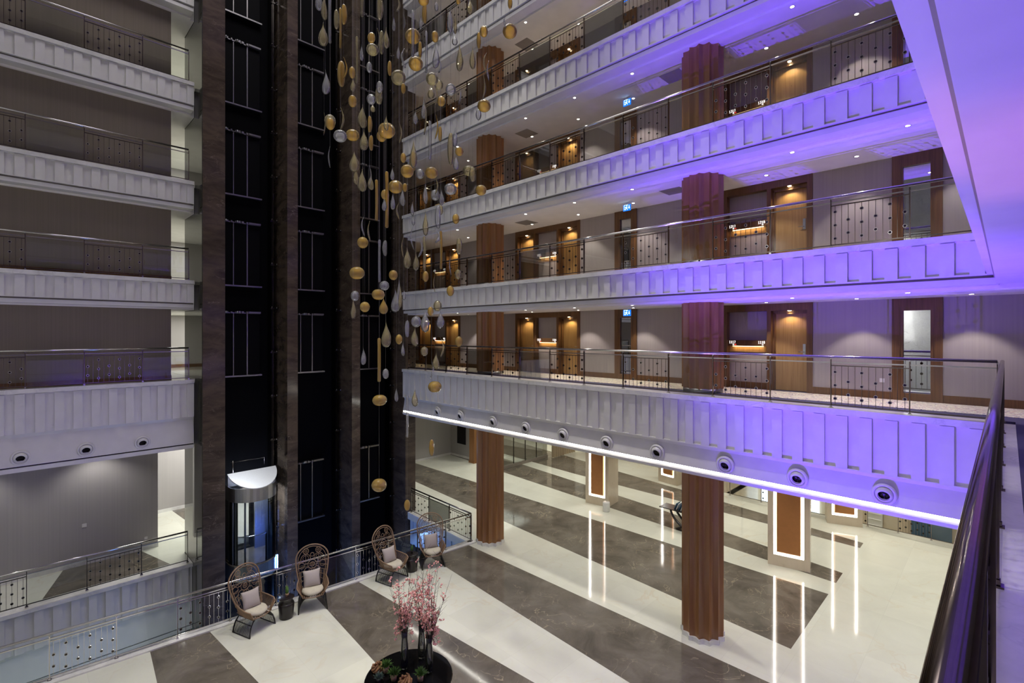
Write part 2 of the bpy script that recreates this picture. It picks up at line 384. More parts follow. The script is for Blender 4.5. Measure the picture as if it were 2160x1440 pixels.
# right back wall with door recesses
UN = [(3.427, 6.587), (10.605, 13.765), (17.218, 20.378)]
WINS = [(.974, 1.844), (8.356, 9.168)]
SEG = [(-3, .974), (1.844, 3.427), (6.587, 8.356), (9.168, 10.605), (13.765, 17.218), (20.378, 23)]
for i in range(5):
    z0, z1 = ZF[i], ZF[i+1]-.93
    mb = MB()
    for a, b in SEG: mb.box(14.05, 14.4, a, b, z0, z1)
    struct(mb.build('wall_right', 'taupe'))
    mb = MB()
    for a, b in ((-3,.974),(1.844,3.427),(6.587,8.356),(9.168,10.605),(13.765,17.218),(20.378,23)): mb.box(14.025, 14.05, a, b, z0, z0+.17)
    struct(mb.build('baseboard_right', 'wooddark'))
mb = MB(); mb.box(14.6, 14.8, -3, 23, 6.2, 26); struct(mb.build('wall_back', 'taupe'))
# lift shaft back wall with a doorway at lobby level in the first shaft
SH = [(4.94, 6.93), (7.30, 9.40), (9.75, 11.85)]
mb = MB()
mb.box(4.94, 5.25, 19.5, 19.7, -4.6, 26); mb.box(6.12, 6.93, 19.5, 19.7, -4.6, 26); mb.box(5.25, 6.12, 19.5, 19.7, 2.12, 26); mb.box(5.25, 6.12, 19.5, 19.7, -4.6, -.02)
for a, b in SH[1:]: mb.box(a, b, 19.5, 19.7, -4.6, 26)
struct(mb.build('wall_shaft', 'shaft'))
# marble piers of the lift tower
PL = ['beside the left balconies', 'between the first two lift shafts', 'between the second and third lift shafts', 'at the end of the white galleries']
for k, (a, b) in enumerate(((4.30, 4.94), (6.93, 7.30), (9.40, 9.75), (11.85, 12.35))):
    mb = MB()
    n = 14; zz = [-4.6+i*(30.6/n) for i in range(n+1)]
    mb.box(a, b, 18.2, 20.5, -4.6, 25.995)
    if k == 0: mb.box(a-.012, a, 18.26, 20.5, -4.6, 25.995, 1)
    o = mb.build('marble_pier', ['pillar', 'pillarside'], origin=None)
    tag(o, 'tall dark brown marble pier of the lift tower ' + PL[k], 'pillar', 'marble piers of the lift tower')
# lobby end walls
mb = MB(); mb.box(12.35, 19.9, 25.1, 25.3, 0, 4.28); mb.box(19.7, 19.9, 22.9, 25.1, 0, 4.28); struct(mb.build('wall_lobby', 'greywall'))
mb = MB(); mb.box(12.35, 19.7, 25.07, 25.1, 0, .12); mb.box(19.67, 19.7, 22.9, 25.07, 0, .12); struct(mb.build('baseboard_lobby', 'coping'))
mb = MB(); mb.box(26.2, 26.4, 9.6, 26.5, 0, 4.28); mb.box(19.9, 26.4, 26.3, 26.5, 0, 4.28); struct(mb.build('wall_lobby', 'stone'))

# ---------------------------------------------------------------- balcony fronts
def balcony_front(T, u0, u1, z, label, deep=0, dref=0.03, phase=0, side='R', g=None, back=-.30):
    r = thing('balcony_front', label, 'balcony', T(u0, 0, z), g)
    mb = MB(); mb.boxT(T, u0, u1, back, dref+.095, z-.115, z); c = mb.build('coping', 'coping', r)
    mb = MB(); mb.boxT(T, u0, u1, back+.03, dref+.02, z-.135, z-.115); mb.build('moulding', 'panel', c)
    if deep == 0:
        rib_front(T, u0, u1, z-.72, z-.135, phase=phase, dref=dref, back=max(back+.02,-.22)).build('cladding', 'panel', r)
        mb = MB(); mb.boxT(T, u0, u1, back+.03, dref+.053, z-.725, z-.70); mb.build('moulding', 'panel', r)
        mb = MB(); mb.boxT(T, u0, u1, -.28, dref-.03 if side == 'N' else dref-.05, z-.77, z-.725); mb.build('shadow_gap', 'gapshade_base', r)  # darker colour than the panels paints the recess shade in
        mb = MB(); mb.boxT(T, u0, u1, -.32, dref-.060 if side == 'N' else dref+.005, z-.88, z-.77); mb.build('soffit_edge', 'panel', r)
    elif side == 'R':
        rib_front(T, u0, u1, z-1.18, z-.135, phase=phase, dref=dref, back=-.22).build('cladding', 'panel', r)
        mb = MB(); mb.boxT(T, u0, u1, -.2, dref+.053, z-1.18, z-1.155); mb.build('moulding', 'panel', r)
        mb = MB(); mb.extr([(-.30,z-1.18),(dref+.0,z-1.18),(dref-.045,z-1.26),(dref-.01,z-1.5),(dref+.04,z-1.73),(-.30,z-1.73)], T, u0, u1); mb.build('cove_band', 'panel', r)
        mb = MB(); mb.extr([(-.30,z-1.785),(dref+.03,z-1.785),(dref+.06,z-1.83),(dref+.05,z-1.88),(dref-.02,z-1.925),(-.30,z-1.925)], T, u0, u1); mb.build('soffit_edge', 'panel', r)
    else:
        rib_front(T, u0, u1, z-1.2, z-.135, phase=phase, dref=dref, back=-.22).build('cladding', 'panel', r)
        mb = MB(); mb.extr([(-.30,z-1.2),(dref,z-1.2),(dref-.055,z-1.30),(dref+.03,z-2.06),(-.30,z-2.06)], T, u0, u1); mb.build('cove_band', 'panel', r)
        mb = MB(); mb.boxT(T, u0, u1, -.28, dref-.03, z-2.10, z-2.06); mb.build('shadow_gap', 'discface', r)  # near-black colour stands in for the shade inside this groove
        mb = MB(); mb.boxT(T, u0, u1, -.30, dref+.02, z-2.22, z-2.10); mb.build('soffit_edge', 'panel', r)
    return r
for i in range(6):
    z = ZF[i]; w = ['lowest','second','third','fourth','fifth','topmost'][i]
    balcony_front(TR, .1, 17.95, z, f'long white panelled balcony front of the {w} gallery, ' + ('tall, with air nozzles' if i == 0 else f'{["","one","two","three","four","five"][i]} above the light line'),
                  deep=int(i == 0), phase=5.75, side='R', g='gallery balcony fronts')
    if i < 5:
        balcony_front(TL, -5.99, 4.163, z, f'short white balcony front, {w} floor, beside the lift tower' + (', tall, with air nozzles' if i == 0 else ''),
                  deep=int(i == 0), phase=.05, side='L', g='short balcony fronts beside the lifts')
    if i in (0, 1, 2):
        balcony_front(TN, -5.99, 11.6, z, ['white marble-capped balcony front under the nearest handrail', 'purple-lit white balcony front overhead, right above the nearest handrail', 'white balcony front two floors above the nearest handrail'][i],
                  deep=0, dref=.13 if i else .03, phase=0, side='N', back=-.155, g='near balcony fronts')
balcony_front(TLL, -5.99, 4.28, 0.0, 'grey-white panelled edge of the lobby walkway across the opening below the left balconies', 1, phase=.05, side='L')
# light line under the lowest gallery
mb = MB(); mb.boxT(TR, .1, 17.95, .0, .055, ZF[0]-1.776, ZF[0]-1.748)
tag(mb.build('light_strip', 'led'), 'long glowing white light line under the lowest gallery front', 'light')

# air nozzles
def nozzle(c, nrm, label, tilt=.25):
    r = thing('air_nozzle', label, 'air vent', c, 'round air nozzles in the balcony fronts')
    n = Vector(nrm).normalized()
    q = Vector((0,0,1)).rotation_difference(n).to_matrix().to_4x4()
    def put(prof, name, mat, par, tl=0):
        mb = MB(); mb.lathe(prof, n=24, smooth=True)
        q2 = Vector((0,0,1)).rotation_difference((n+Vector((0,0,-tl))).normalized()).to_matrix().to_4x4()
        mb.v = [tuple((q2 if tl else q) @ Vector(v) + Vector(c)) for v in mb.v]
        return mb.build(name, mat, par)
    rg = put([(.115,-.05),(.20,-.045),(.205,.0),(.19,.02),(.16,.03),(.150,.015),(.14,-.04),(.115,-.05)], 'ring', 'panel', r)
    bl = put([(.14,-.05),(.147,-.01),(.138,.03),(.118,.055),(.103,.064),(.096,.058),(.09,.0),(.0,-.02)], 'ball', 'panel', r, tilt)
    put([(.0,.02),(.0935,.02)], 'throat', 'discface', bl, tilt)
NB = [15.578,14.197,12.441,10.908,9.376,7.834,6.316,4.601,3.108,1.641]
for k, b in enumerate(NB):
    nozzle((11.63-.055, b, 4.665), (-1,0,-.05), f'white round air nozzle above the light line, {ORD[k] if k else "nearest"}{"-nearest" if k else ""} to the lifts', .3)
for k, a in enumerate((.161,1.498,2.812)):
    nozzle((a, 18.75-.05, 4.36), (0,-1,-.05), ['white round air nozzle under the left balcony, at the picture edge','white round air nozzle under the left balcony, middle of three','white round air nozzle under the left balcony, closest to the lifts'][k], .3)

# ---------------------------------------------------------------- railings
def disc_proto(T, nm):
    """ring with a smoked face, its axis along d"""
    mb = MB(); o = Vector(T(0,0,0)); ax = (Vector(T(0,1,0))-o).normalized(); n = 12
    q = Vector((0,0,1)).rotation_difference(ax).to_matrix()
    mb.lathe([(.0,-.004),(.024,-.004),(.024,.004),(.0,.004)], n=n, smooth=False, cap=False)
    mb.lathe([(.024,-.008),(.033,-.008),(.033,.008),(.024,.008),(.024,-.008)], n=n, mi=1, smooth=False, cap=False)
    mb.v = [tuple(q @ Vector(v)) for v in mb.v]
    return mb
def railing(T, posts, first_bars, z, label, group, dark='darkmetal', rail='chrome', fine=lambda u: False, h=1.05, rr=.027, skip_post=()):
    r = thing('railing', label, 'railing', T(posts[0], 0, z), group)
    u0, u1 = min(posts), max(posts)
    mb = MB(); mb.tube([T(u0,0,z+h-rr), T(u1,0,z+h-rr)], rr, 12)
    for u in posts: mb.boxT(T, u-.012, u+.012, -.010, .010, z+h-rr*2-.03, z+h-rr)
    mb.build('handrail', rail, r)
    mb = MB(); mb.boxT(T, u0, u1, -.012, .012, z+h-.15, z+h-.125); mb.build('lower_rail', rail, r)
    for k, u in enumerate(posts):
        if k in skip_post: continue
        mb = MB(); mb.boxT(T, u-.009, u+.009, -.025, .025, z+.0, z+h-rr*2-.02)
        p = mb.build('post', dark, r)
        mb = MB(); mb.boxT(T, u-.035, u+.035, -.045, .045, z, z+.012); mb.boxT(T, u-.02, u+.02, -.03, .03, z+.012, z+.045); mb.build('foot_clamp', rail, p)
    n = len(posts)-1; dm = None
    for k in range(n):
        a, b = posts[k], posts[k+1]
        if a > b: a, b = b, a
        bars = (k % 2 == 0) == first_bars
        if not bars:
            mb = MB(); mb.boxT(T, a+.03, b-.03, -.005, .005, z+.07, z+h-.16); g = mb.build('glass_panel', 'glass', r)
            mb = MB(); mb.boxT(T, a+.01, b-.01, -.010, .010, z+.05, z+.07); mb.build('bottom_rail', dark, g)
        else:
            z0, z1 = z+.055, z+h-.19; w = b-a-.02; m = 11
            mb = MB()
            mb.boxT(T, a+.01, b-.01, -.01, .01, z0, z0+.02); mb.boxT(T, a+.01, b-.01, -.01, .01, z1-.02, z1)
            us = [a+.01+w*(j+.55)/(m+.1) for j in range(m)]
            for u in us: mb.boxT(T, u-.004, u+.004, -.004, .004, z0+.01, z1-.01)
            pos = []
            for j in range(0, m, 2):
                fr = (.40,.72) if ((j//2) % 2 == 0) != (k % 4 == 3) else (.17,.50,.83)
                for f_ in fr: pos.append((us[j], z0+(z1-z0)*(1-f_)))
            if fine((a+b)/2):
                pan = mb.build('bar_panel', dark, r)
                if dm is None:
                    dm = disc_proto(T, 'disc'); first = None
                for u, zz in pos:
                    if first is None:
                        first = dm.build('disc', ['discface', rail], pan); first.location = T(u,0,zz)
                    else:
                        d = first.copy(); C.objects.link(d); d.parent = pan; d.location = T(u,0,zz)
            else:
                for u, zz in pos:
                    dd = disc_proto(T, 'd'); c = T(u,0,zz)
                    mb.add([(v[0]+c[0],v[1]+c[1],v[2]+c[2]) for v in dd.v], dd.f, 1)
                mb.build('bar_panel', [dark, 'discface'], r)
    return r
PR = [.115,1.268,2.513,3.649,4.904,6.03,7.343,8.643,9.932,11.233,12.541,13.866,15.087,16.421,17.63]
for i in range(5):
    railing(TR, PR, False, ZF[i], f'long steel railing with glass and disc panels along the {GAL[i]} opposite', 'gallery railings', rail='chrome', dark='bronze', fine=lambda u: u < 7 and i < 3)
PLF = [4.027,2.82,1.463,.252,-1.0,-2.25]
for i in range(5):
    railing(TL, PLF, False, ZF[i], f'steel railing with glass and disc panels on the {["lowest","second","third","fourth","fifth"][i]} short balcony beside the lifts', 'short balcony railings', fine=lambda u: i < 4, rail='chrome', dark='bronze')
railing(TLL, [4.15,2.9,1.58,.29,-.95,-2.2], False, 0.035, 'steel railing along the lobby walkway across the opening, under the left balconies', 'lobby railings', fine=lambda u: True)
# the main lobby railing; posts given along a
ua = lambda a: (a-MAINP[0])/(MAINQ[0]-MAINP[0])*MLEN
railing(TM, [ua(a) for a in (11.93,10.84,9.72,8.63,7.55,6.40,5.26,4.11,2.94,1.74,.586,-.57,-1.7)], False, 0.035, 'long steel railing at the lobby floor edge behind the rattan chairs', 'lobby railings', rail='chrome', dark='chrome', fine=lambda u: True)
railing(TG, [.0,1.35,2.75,4.1], True, 0.035, 'dark steel railing returning from the lobby corner column to the lift tower', 'lobby railings', dark='darkmetal', rail='darkmetal', fine=lambda u: True)
PN = [11.74-1.27*k for k in range(13)]
railing(TN, PN, False, ZF[0], 'near steel railing with thick brown handrail running away from the camera', 'near railings', rail='bronze', dark='bronze', fine=lambda u: u > 0, rr=.029)
# ---------------------------------------------------------------- fluted columns
def column(c, z0, z1, r, label, lobby, group):
    t = thing('fluted_column', label, 'column', (c[0], c[1], z0), group)
    def ring(rad, dep, n=13, sub=10):
        p = []
        for k in range(n*sub):
            f = (k % sub)/sub; an = 2*PI*k/(n*sub)
            rr = rad - dep*math.sin(PI*f)
            p.append((c[0]+rr*math.cos(an), c[1]+rr*math.sin(an)))
        return p
    mb = MB(); mb.prism(ring(r+.01, .085), z0+.11, z1); mb.build('shaft', 'woodcol', t)
    if lobby: mb = MB(); mb.prism(ring(r+.04, .06), z0, z0+.11); mb.build('plinth', 'coping', t)
    else: mb = MB(); mb.lathe([(r-.02,0),(r-.02,.11)], (c[0],c[1],z0), 28); mb.build('plinth', 'dullsteel', t)
CC = [(12.50, 5.537), (12.50, 13.572)]
for k, c in enumerate(CC):
    w = ['nearer', 'farther'][k]
    column(c, 0, 4.29, .50, f'{w} of the two tall copper-brown fluted columns standing on the lobby floor', True, 'lobby columns')
    for i in range(5):
        column(c, ZF[i], ZF[i+1]-.92, .50, f'brown wooden fluted column on the {GAL[i]} opposite, {w} of its pair', False, 'gallery columns')

# ---------------------------------------------------------------- room doors, lit number shelves, tall windows
dn = 0; wn = 0
WK = ['nearest', 'middle', 'farthest']
for i in range(4):
    z = ZF[i]; zc = ZF[i+1]-.93
    for k, (b0, b1) in enumerate(UN):
        dn += 1
        mb = MB()
        mb.box(14.02, 14.34, b0, b1, z+2.08, zc)                       # header
        for a, b in ((0,.12),(.96,1.06),(2.10,2.20),(3.04,3.16)): mb.box(14.02, 14.34, b0+a, b0+b, z, z+2.08)
        d = struct(mb.build(f'door_{dn}', 'wooddark'))
        for s, e in ((.12,.96),(2.20,3.04)):
            mb = MB()
            mb.box(14.16, 14.36, b0+s, b0+s+.045, z, z+2.03); mb.box(14.16, 14.36, b0+e-.045, b0+e, z, z+2.03); mb.box(14.16, 14.36, b0+s, b0+e, z+2.0, z+2.08)
            mb.build('door_frame', 'wooddark', d)
            mb = MB(); mb.box(14.26, 14.31, b0+s+.04, b0+e-.04, z+.01, z+2.0); lf = mb.build('leaf', 'wooddoor', d)
            hs = b0+s+.12
            mb = MB(); mb.box(14.245, 14.26, hs-.03, hs+.03, z+.95, z+1.22); mb.tube([(14.25,hs,z+1.02),(14.20,hs,z+1.02),(14.20,hs+.12,z+1.02)], .009, 6); mb.build('handle', 'steel', lf)
            mb = MB(); mb.lathe([(.0,0),(.009,0),(.009,.004)], (14.258, b0+(s+e)/2, z+1.5), 8); mb.build('peephole', 'discface', lf)
            mb = MB(); mb.lathe([(.0,0),(.035,0),(.045,.006),(.045,.012)], (14.10, b0+(s+e)/2, z+2.068), 14); mb.build('niche_light', 'lens_dim', d)
        mb = MB(); mb.box(14.22, 14.34, b0+1.06, b0+2.10, z, z+2.08); mb.build('wall_panel', 'taupe', d)
        mb = MB(); mb.box(14.20, 14.22, b0+1.06, b0+2.10, z, z+.17); mb.build('skirting', 'wooddark', d)
        # lit number shelf
        t = thing('number_shelf', f'lit wooden room-number shelf between the {WK[k]} pair of doors on the {GAL[i]}', 'sign', (14.2, b0+1.58, z+1.0), 'room number shelves')
        mb = MB(); mb.box(14.10, 14.22, b0+1.06, b0+2.10, z+1.15, z+1.31); sh = mb.build('sign_board', 'wooddark', t)
        mb = MB(); mb.box(14.195, 14.22, b0+1.06, b0+2.10, z+.99, z+1.15); mb.build('backboard', 'wooddoor', t)
        mb = MB(); mb.box(14.13, 14.15, b0+1.18, b0+1.98, z+1.135, z+1.149); mb.build('light_bar', 'signglow', t)
        n0 = 1117 - 2*k + 100*i
        for j, (num, bb) in enumerate(((n0, b0+2.06), (n0+1, b0+1.30))):
            if k == 2 and i > 1: continue
            digits(str(num), 14.096, bb, z+1.222, .065, sh)
            mb = MB(); mb.box(14.092, 14.098, bb-.13, bb-.095, z+1.175, z+1.20); mb.build('white_indicator', 'signtext', sh)
            if num % 2: mb = MB(); mb.box(14.092, 14.098, bb-.185, bb-.15, z+1.175, z+1.20); mb.build('red_indicator', 'reddot', sh)
    for k, (b0, b1) in enumerate(WINS):
        wn += 1
        mb = MB(); zt = zc
        mb.box(14.0, 14.2, b0, b0+.20, z, zt); mb.box(14.0, 14.2, b1-.20, b1, z, zt); mb.box(14.0, 14.2, b0+.2, b1-.2, z+2.0, zt); mb.box(14.0, 14.2, b0+.2, b1-.2, z, z+.17)
        w = struct(mb.build(f'window_{wn}', 'wooddark'))
        mb = MB(); mb.box(13.99, 14.0, b0+.13, b0+.145, z, zt-.2); mb.box(13.99, 14.0, b1-.145, b1-.13, z, zt-.2); mb.build('frame_bead', 'wooddark', w)
        mb = MB(); mb.box(14.06, 14.08, b0+.2, b1-.2, z+.17, z+2.0); mb.build('pane', 'mirror', w)
# exit signs
for i in range(4):
    z = ZF[i]; zt = ZF[i+1]-.93
    t = thing('exit_sign', f'glowing blue exit sign with running figure hanging under the {GAL[i]} ceiling', 'sign', (13.2, 8.2, zt-.1), 'blue exit signs')
    q = lambda x, y: (13.19, 8.33-x, zt-.24+y)
    mb = MB(); mb.box(13.195, 13.215, 8.07, 8.33, zt-.25, zt-.06); pl = mb.build('sign_plate', 'exitblue', t)
    mb = MB(); mb.box(13.2, 13.21, 8.19, 8.21, zt-.06, zt); mb.box(13.19, 13.22, 8.07, 8.33, zt-.065, zt-.05); mb.build('hanger', 'steel', t)
    mb = MB()
    mb.tube([q(.07,.02),q(.10,.07),q(.12,.11)], .011, 5); mb.tube([q(.10,.07),q(.14,.06),q(.15,.02)], .009, 5); mb.tube([q(.07,.10),q(.12,.11),q(.155,.09)], .008, 5)
    mb.lathe([(0,-.015),(.013,-.008),(.015,0),(.013,.008),(0,.015)], q(.135,.145), 8)
    mb.build('running_figure', 'exitwhite', pl)
    mb = MB(); mb.tube([q(.21,.15),q(.21,.06)], .008, 5); mb.tube([q(.185,.085),q(.21,.045),q(.235,.085)], .008, 5); mb.build('arrow', 'exitwhite', pl)
    mb = MB(); mb.tube([q(.04,.165),q(.04,.02)], .006, 4); mb.tube([q(.04,.165),q(.165,.165)], .006, 4); mb.build('door_mark', 'exitwhite', pl)
# wall sockets
def plate(p, ax, label, name='wall_socket', s=.045):
    x, y, z = p; mb = MB()
    if ax == 'b': mb.box(x-s, x+s, y-.012, y, z-s, z+s); mb.box(x-s*.6, x+s*.6, y-.016, y-.012, z-s*.6, z+s*.6)
    else: mb.box(x-.012, x, y-s, y+s, z-s, z+s); mb.box(x-.016, x-.012, y-s*.6, y+s*.6, z-s*.6, z+s*.6)
    tag(mb.build(name, 'panel', None, (x,y,z)), label, 'socket')
plate((1.70, 21.75, 1.31), 'b', 'small white control box on the grey lobby wall under the left balconies', 'wall_switch', .06)
plate((3.37, 21.75, .41), 'b', 'low white socket on the grey lobby wall near its corner')
plate((14.05, 2.03, ZF[0]+.42), 'a', 'low white socket beside the tall mirrored window, lowest gallery')

# ceiling downlights
def downlight(x, y, z, label, grp):
    t = thing('downlight', label, 'downlight', (x, y, z), grp)
    mb = MB(); mb.lathe([(.038,-.002),(.06,-.004),(.062,0),(.038,0),(.038,-.002)], (x,y,z), 14, cap=False); mb.build('trim_ring', 'panel', t)
    mb = MB(); mb.lathe([(0,-.001),(.038,-.001)], (x,y,z), 14); mb.build('lens', 'lens', t)
def spot(loc, aim, e, col, size=100, blend=.5, rad=.05):
    l = bpy.data.lights.new('spot', 'SPOT'); l.energy = e; l.color = col; l.spot_size = math.radians(size); l.spot_blend = blend; l.shadow_soft_size = rad
    o = bpy.data.objects.new('spot_lamp', l); C.objects.link(o); o.location = loc
    o.rotation_euler = (Vector(aim)-Vector(loc)).to_track_quat('-Z', 'Y').to_euler()
def area(loc, aim, e, col, sx, sy):
    l = bpy.data.lights.new('area', 'AREA'); l.energy = e; l.color = col; l.shape = 'RECTANGLE'; l.size = sx; l.size_y = sy
    o = bpy.data.objects.new('area_lamp', l); C.objects.link(o); o.location = loc
    o.rotation_euler = (Vector(aim)-Vector(loc)).to_track_quat('-Z', 'Y').to_euler()
WARM = (1, .93, .86); NEU = (1, .93, .84)
OUT = [1.35, 3.35, 7.35, 9.35, 11.4, 15.0]; INN = [.5, 2.4, 4.3, 8.1, 10.2, 12.3, 15.9]
E_OUT, E_IN, E_NICHE = 56, 62, 15
for i in range(5):
    zc = ZF[i+1]-.93
    for row, a, bs in (('balcony-side', 12.1, OUT), ('wall-side', 13.4, INN)):
        for k, b in enumerate(bs):
            downlight(a, b, zc, f'round ceiling downlight of the {GAL[i]}, {ORD[k]} from the purple end in the {row} row', 'gallery downlights')
            spot((a, b, zc-.02), (a, b, 0), E_OUT if a < 13 else E_IN, WARM, 105 if a < 13 else 88, .35, .035)
    if i < 4:
        for b0, b1 in UN:
            for s in (.54, 2.62): spot((14.10, b0+s, ZF[i]+2.05), (14.16, b0+s, ZF[i]), E_NICHE, (1,.82,.48), 130, .6, .03)
            area((14.14, b0+1.58, ZF[i]+1.13), (14.18, b0+1.58, ZF[i]), 1.0, (1,.72,.38), .8, .03)
for i in (1, 2, 3):
    mb = MB(); z = ZF[i+1]-.93; mb.box(12.75, 13.35, 11.95, 12.55, z-.006, z)
    tag(mb.build('ceiling_hatch', 'vent', None, (13.05, 12.25, z)), f'square grey access hatch in the {GAL[i]} ceiling beside the farther column', 'hatch')
    mb = MB(); mb.box(12.75, 13.35, 6.3, 6.9, z-.006, z)
    tag(mb.build('ceiling_hatch', 'vent', None, (13.05, 6.6, z)), f'square grey access hatch in the {GAL[i]} ceiling beside the nearer column', 'hatch')

# ---------------------------------------------------------------- lift shafts
SW = ['first', 'middle', 'third']
for k, (a0, a1) in enumerate(SH):
    # guide rail with brackets
    mb = MB(); a = a1-.17
    t = thing('guide_rail', f'dark vertical guide rail with bolts in the {SW[k]} lift shaft', 'rail', (a, 19.2, -4.6), 'lift guide rails')
    mb.box(a-.05, a-.035, 19.1, 19.5, -4.6, 26); mb.box(a-.045, a-.04, 19.02, 19.1, -4.6, 26); mb.box(a+.06, a+.10, 19.3, 19.5, -4.6, 26); mb.build('track', 'darkmetal', t)
    for j in range(14):
        z = -1+j*1.6
        mb = MB(); mb.box(a-.10, a+.14, 19.05, 19.10, z-.03, z+.03); mb.lathe([(0,0),(.03,0),(.03,.04),(0,.04)], (a+.1, 19.0, z), 8); mb.lathe([(0,0),(.025,0),(.025,.04),(0,.04)], (a-.07, 19.0, z+.02), 8); mb.build('bracket', 'darkmetal', t)
    for i in range(-1, 5):
        z = 0 if i < 0 else ZF[i]
        if i < 0 and k == 0: continue
        if i < 0: z = .45 if k == 1 else .62
        nm = 'lobby level' if i < 0 else ['lowest','second','third','fourth','fifth'][i]+' floor'
        t = thing('landing_door', f'dark lift landing door with bright sill and edge strips, {SW[k]} shaft, {nm}', 'lift door', (a0+.3, 19.45, z), 'lift landing doors')
        l = a0+.06; r_ = l+1.40
        mb = MB(); mb.box(l, r_, 19.40, 19.5, z-.02, z+2.28); mb.build('door_leaf', 'black', t)
        mb = MB(); mb.box(l-.02, r_+.05, 19.30, 19.5, z-.05, z); mb.build('sill', 'dullsteel', t)
        mb = MB(); mb.box(l+.505, l+.53, 19.36, 19.41, z, z+2.2); mb.build('edge_strip', 'dullsteel', t)
        mb = MB(); mb.box(l+.95, l+.985, 19.36, 19.41, z, z+2.2); mb.build('edge_strip', 'dullsteel', t)
        mb = MB(); mb.box(l+.02, r_, 19.34, 19.42, z+2.20, z+2.235); mb.box(l+1.0, r_, 19.28, 19.36, z+2.21, z+2.27)
        for x, s in ((.12,.03),(.30,.03),(.44,.02),(.58,.02),(.68,.05),(.80,.04),(.95,.03)): mb.box(l+x-s, l+x+s, 19.29, 19.36, z+2.20, z+2.25+s*.6)
        h = mb.build('header_rail', 'dullsteel', t)
        for x in (.14, .26, .62):
            mb = MB(); mb.lathe([(0,0),(.035,0),(.035,.02),(0,.02)], (0,0,0), 10)
            mb.v = [(l+x+v[0], 19.28-v[2], z+2.24+v[1]) for v in mb.v]; mb.build('roller', 'steel', h)
# panoramic lift cab
CAB = (5.86, 18.5)
cab = thing('lift_cab', 'round glass lift cab with shiny half-moon roof and blue lights at lobby level', 'lift', (CAB[0], CAB[1], 0))
cx0, cy0, R = CAB[0], CAB[1], .755
def half(r, z0, z1, th=.03, n=24, y0=0):
    mb = MB(); mb.lathe([(r-th,z0),(r,z0),(r,z1),(r-th,z1),(r-th,z0)], (cx0, cy0, 0), n, cap=False, a0=PI, a1=2*PI, smooth=False); return mb
mb = half(R, 2.08, 2.54); mb.box(cx0-R, cx0-R+.03, cy0, 19.2, 2.08, 2.54); mb.box(cx0+R-.03, cx0+R, cy0, 19.2, 2.08, 2.54)
mb.build('steel_band', 'steel', cab)
mb = half(R-.01, .0, 2.08, .012); mb.build('curved_glass', 'cabglass', cab)
mb = half(R+.005, -.55, .0, .04); mb.box(cx0-R, cx0-R+.03, cy0, 19.2, -.55, 0); mb.box(cx0+R-.03, cx0+R, cy0, 19.2, -.55, 0); mb.build('base_band', 'steel', cab)
mb = MB(); n = 24; vs = [(cx0+(R+.02)*math.cos(PI+PI*j/n), cy0+(R+.02)*math.sin(PI+PI*j/n)) for j in range(n+1)]
zr = lambda y: 2.54+(y-(cy0-R))/R*.44
mb.add([(x,y,zr(y)) for x,y in vs]+[(x,y,zr(y)-.03) for x,y in vs], [tuple(range(n+1)), tuple(range(n+1,2*n+2))[::-1]]+[(j,j+1,n+2+j,n+1+j) for j in range(n)]+[(n,0,n+1,2*n+1)])
mb.add([(cx0-R,cy0,2.54),(cx0+R,cy0,2.54),(cx0+R,cy0,2.97),(cx0-R,cy0,2.97)], [(0,1,2,3)])
mb.build('roof', 'roofsteel', cab)
mb = MB(); mb.prism([(x,y) for x,y in vs]+[(cx0+R-.02,19.3),(cx0-R+.02,19.3)], -.05, .0); mb.build('cab_floor', 'fdark', cab)
mb = MB(); mb.box(cx0-.70, cx0-.66, cy0-.3, 19.2, 0, 2.1); mb.box(cx0+.28, cx0+.72, 19.1, 19.2, 0, 2.1); mb.build('side_wall', 'cabwall', cab)
mb = MB(); mb.tube([(cx0+.66*math.cos(PI+PI*j/16), cy0+.66*math.sin(PI+PI*j/16), .92) for j in range(17)], .018, 8); mb.build('cab_handrail', 'chrome', cab)
mb = MB(); mb.box(cx0-.43, cx0-.38, cy0-.60, cy0-.56, 0, 2.08); mb.build('glazing_post', 'steel', cab)
mb = MB()
an = PI*1.80; mb.tube([(cx0+.68*math.cos(an), cy0+.68*math.sin(an), .06), (cx0+.68*math.cos(an), cy0+.68*math.sin(an), .95)], .022, 8)
an = PI*1.05; mb.tube([(cx0+.70*math.cos(an), cy0+.70*math.sin(an), .03), (cx0+.70*math.cos(an), cy0+.70*math.sin(an), 2.05)], .009, 6)
an = PI*1.84; mb.tube([(cx0+.80*math.cos(an), cy0+.80*math.sin(an), -.52), (cx0+.80*math.cos(an), cy0+.80*math.sin(an), -.06)], .018, 8)
mb.build('blue_light_tube', 'blueled', cab)
mb = MB(); mb.tube([(cx0-.55,18.7,2.95),(cx0-.55,18.7,3.35)], .02, 6); mb.tube([(cx0-.5,19.1,3.2),(cx0+.6,19.1,3.2),(cx0+.6,19.1,2.95)], .012, 6); mb.build('roof_guard', 'darkmetal', cab)

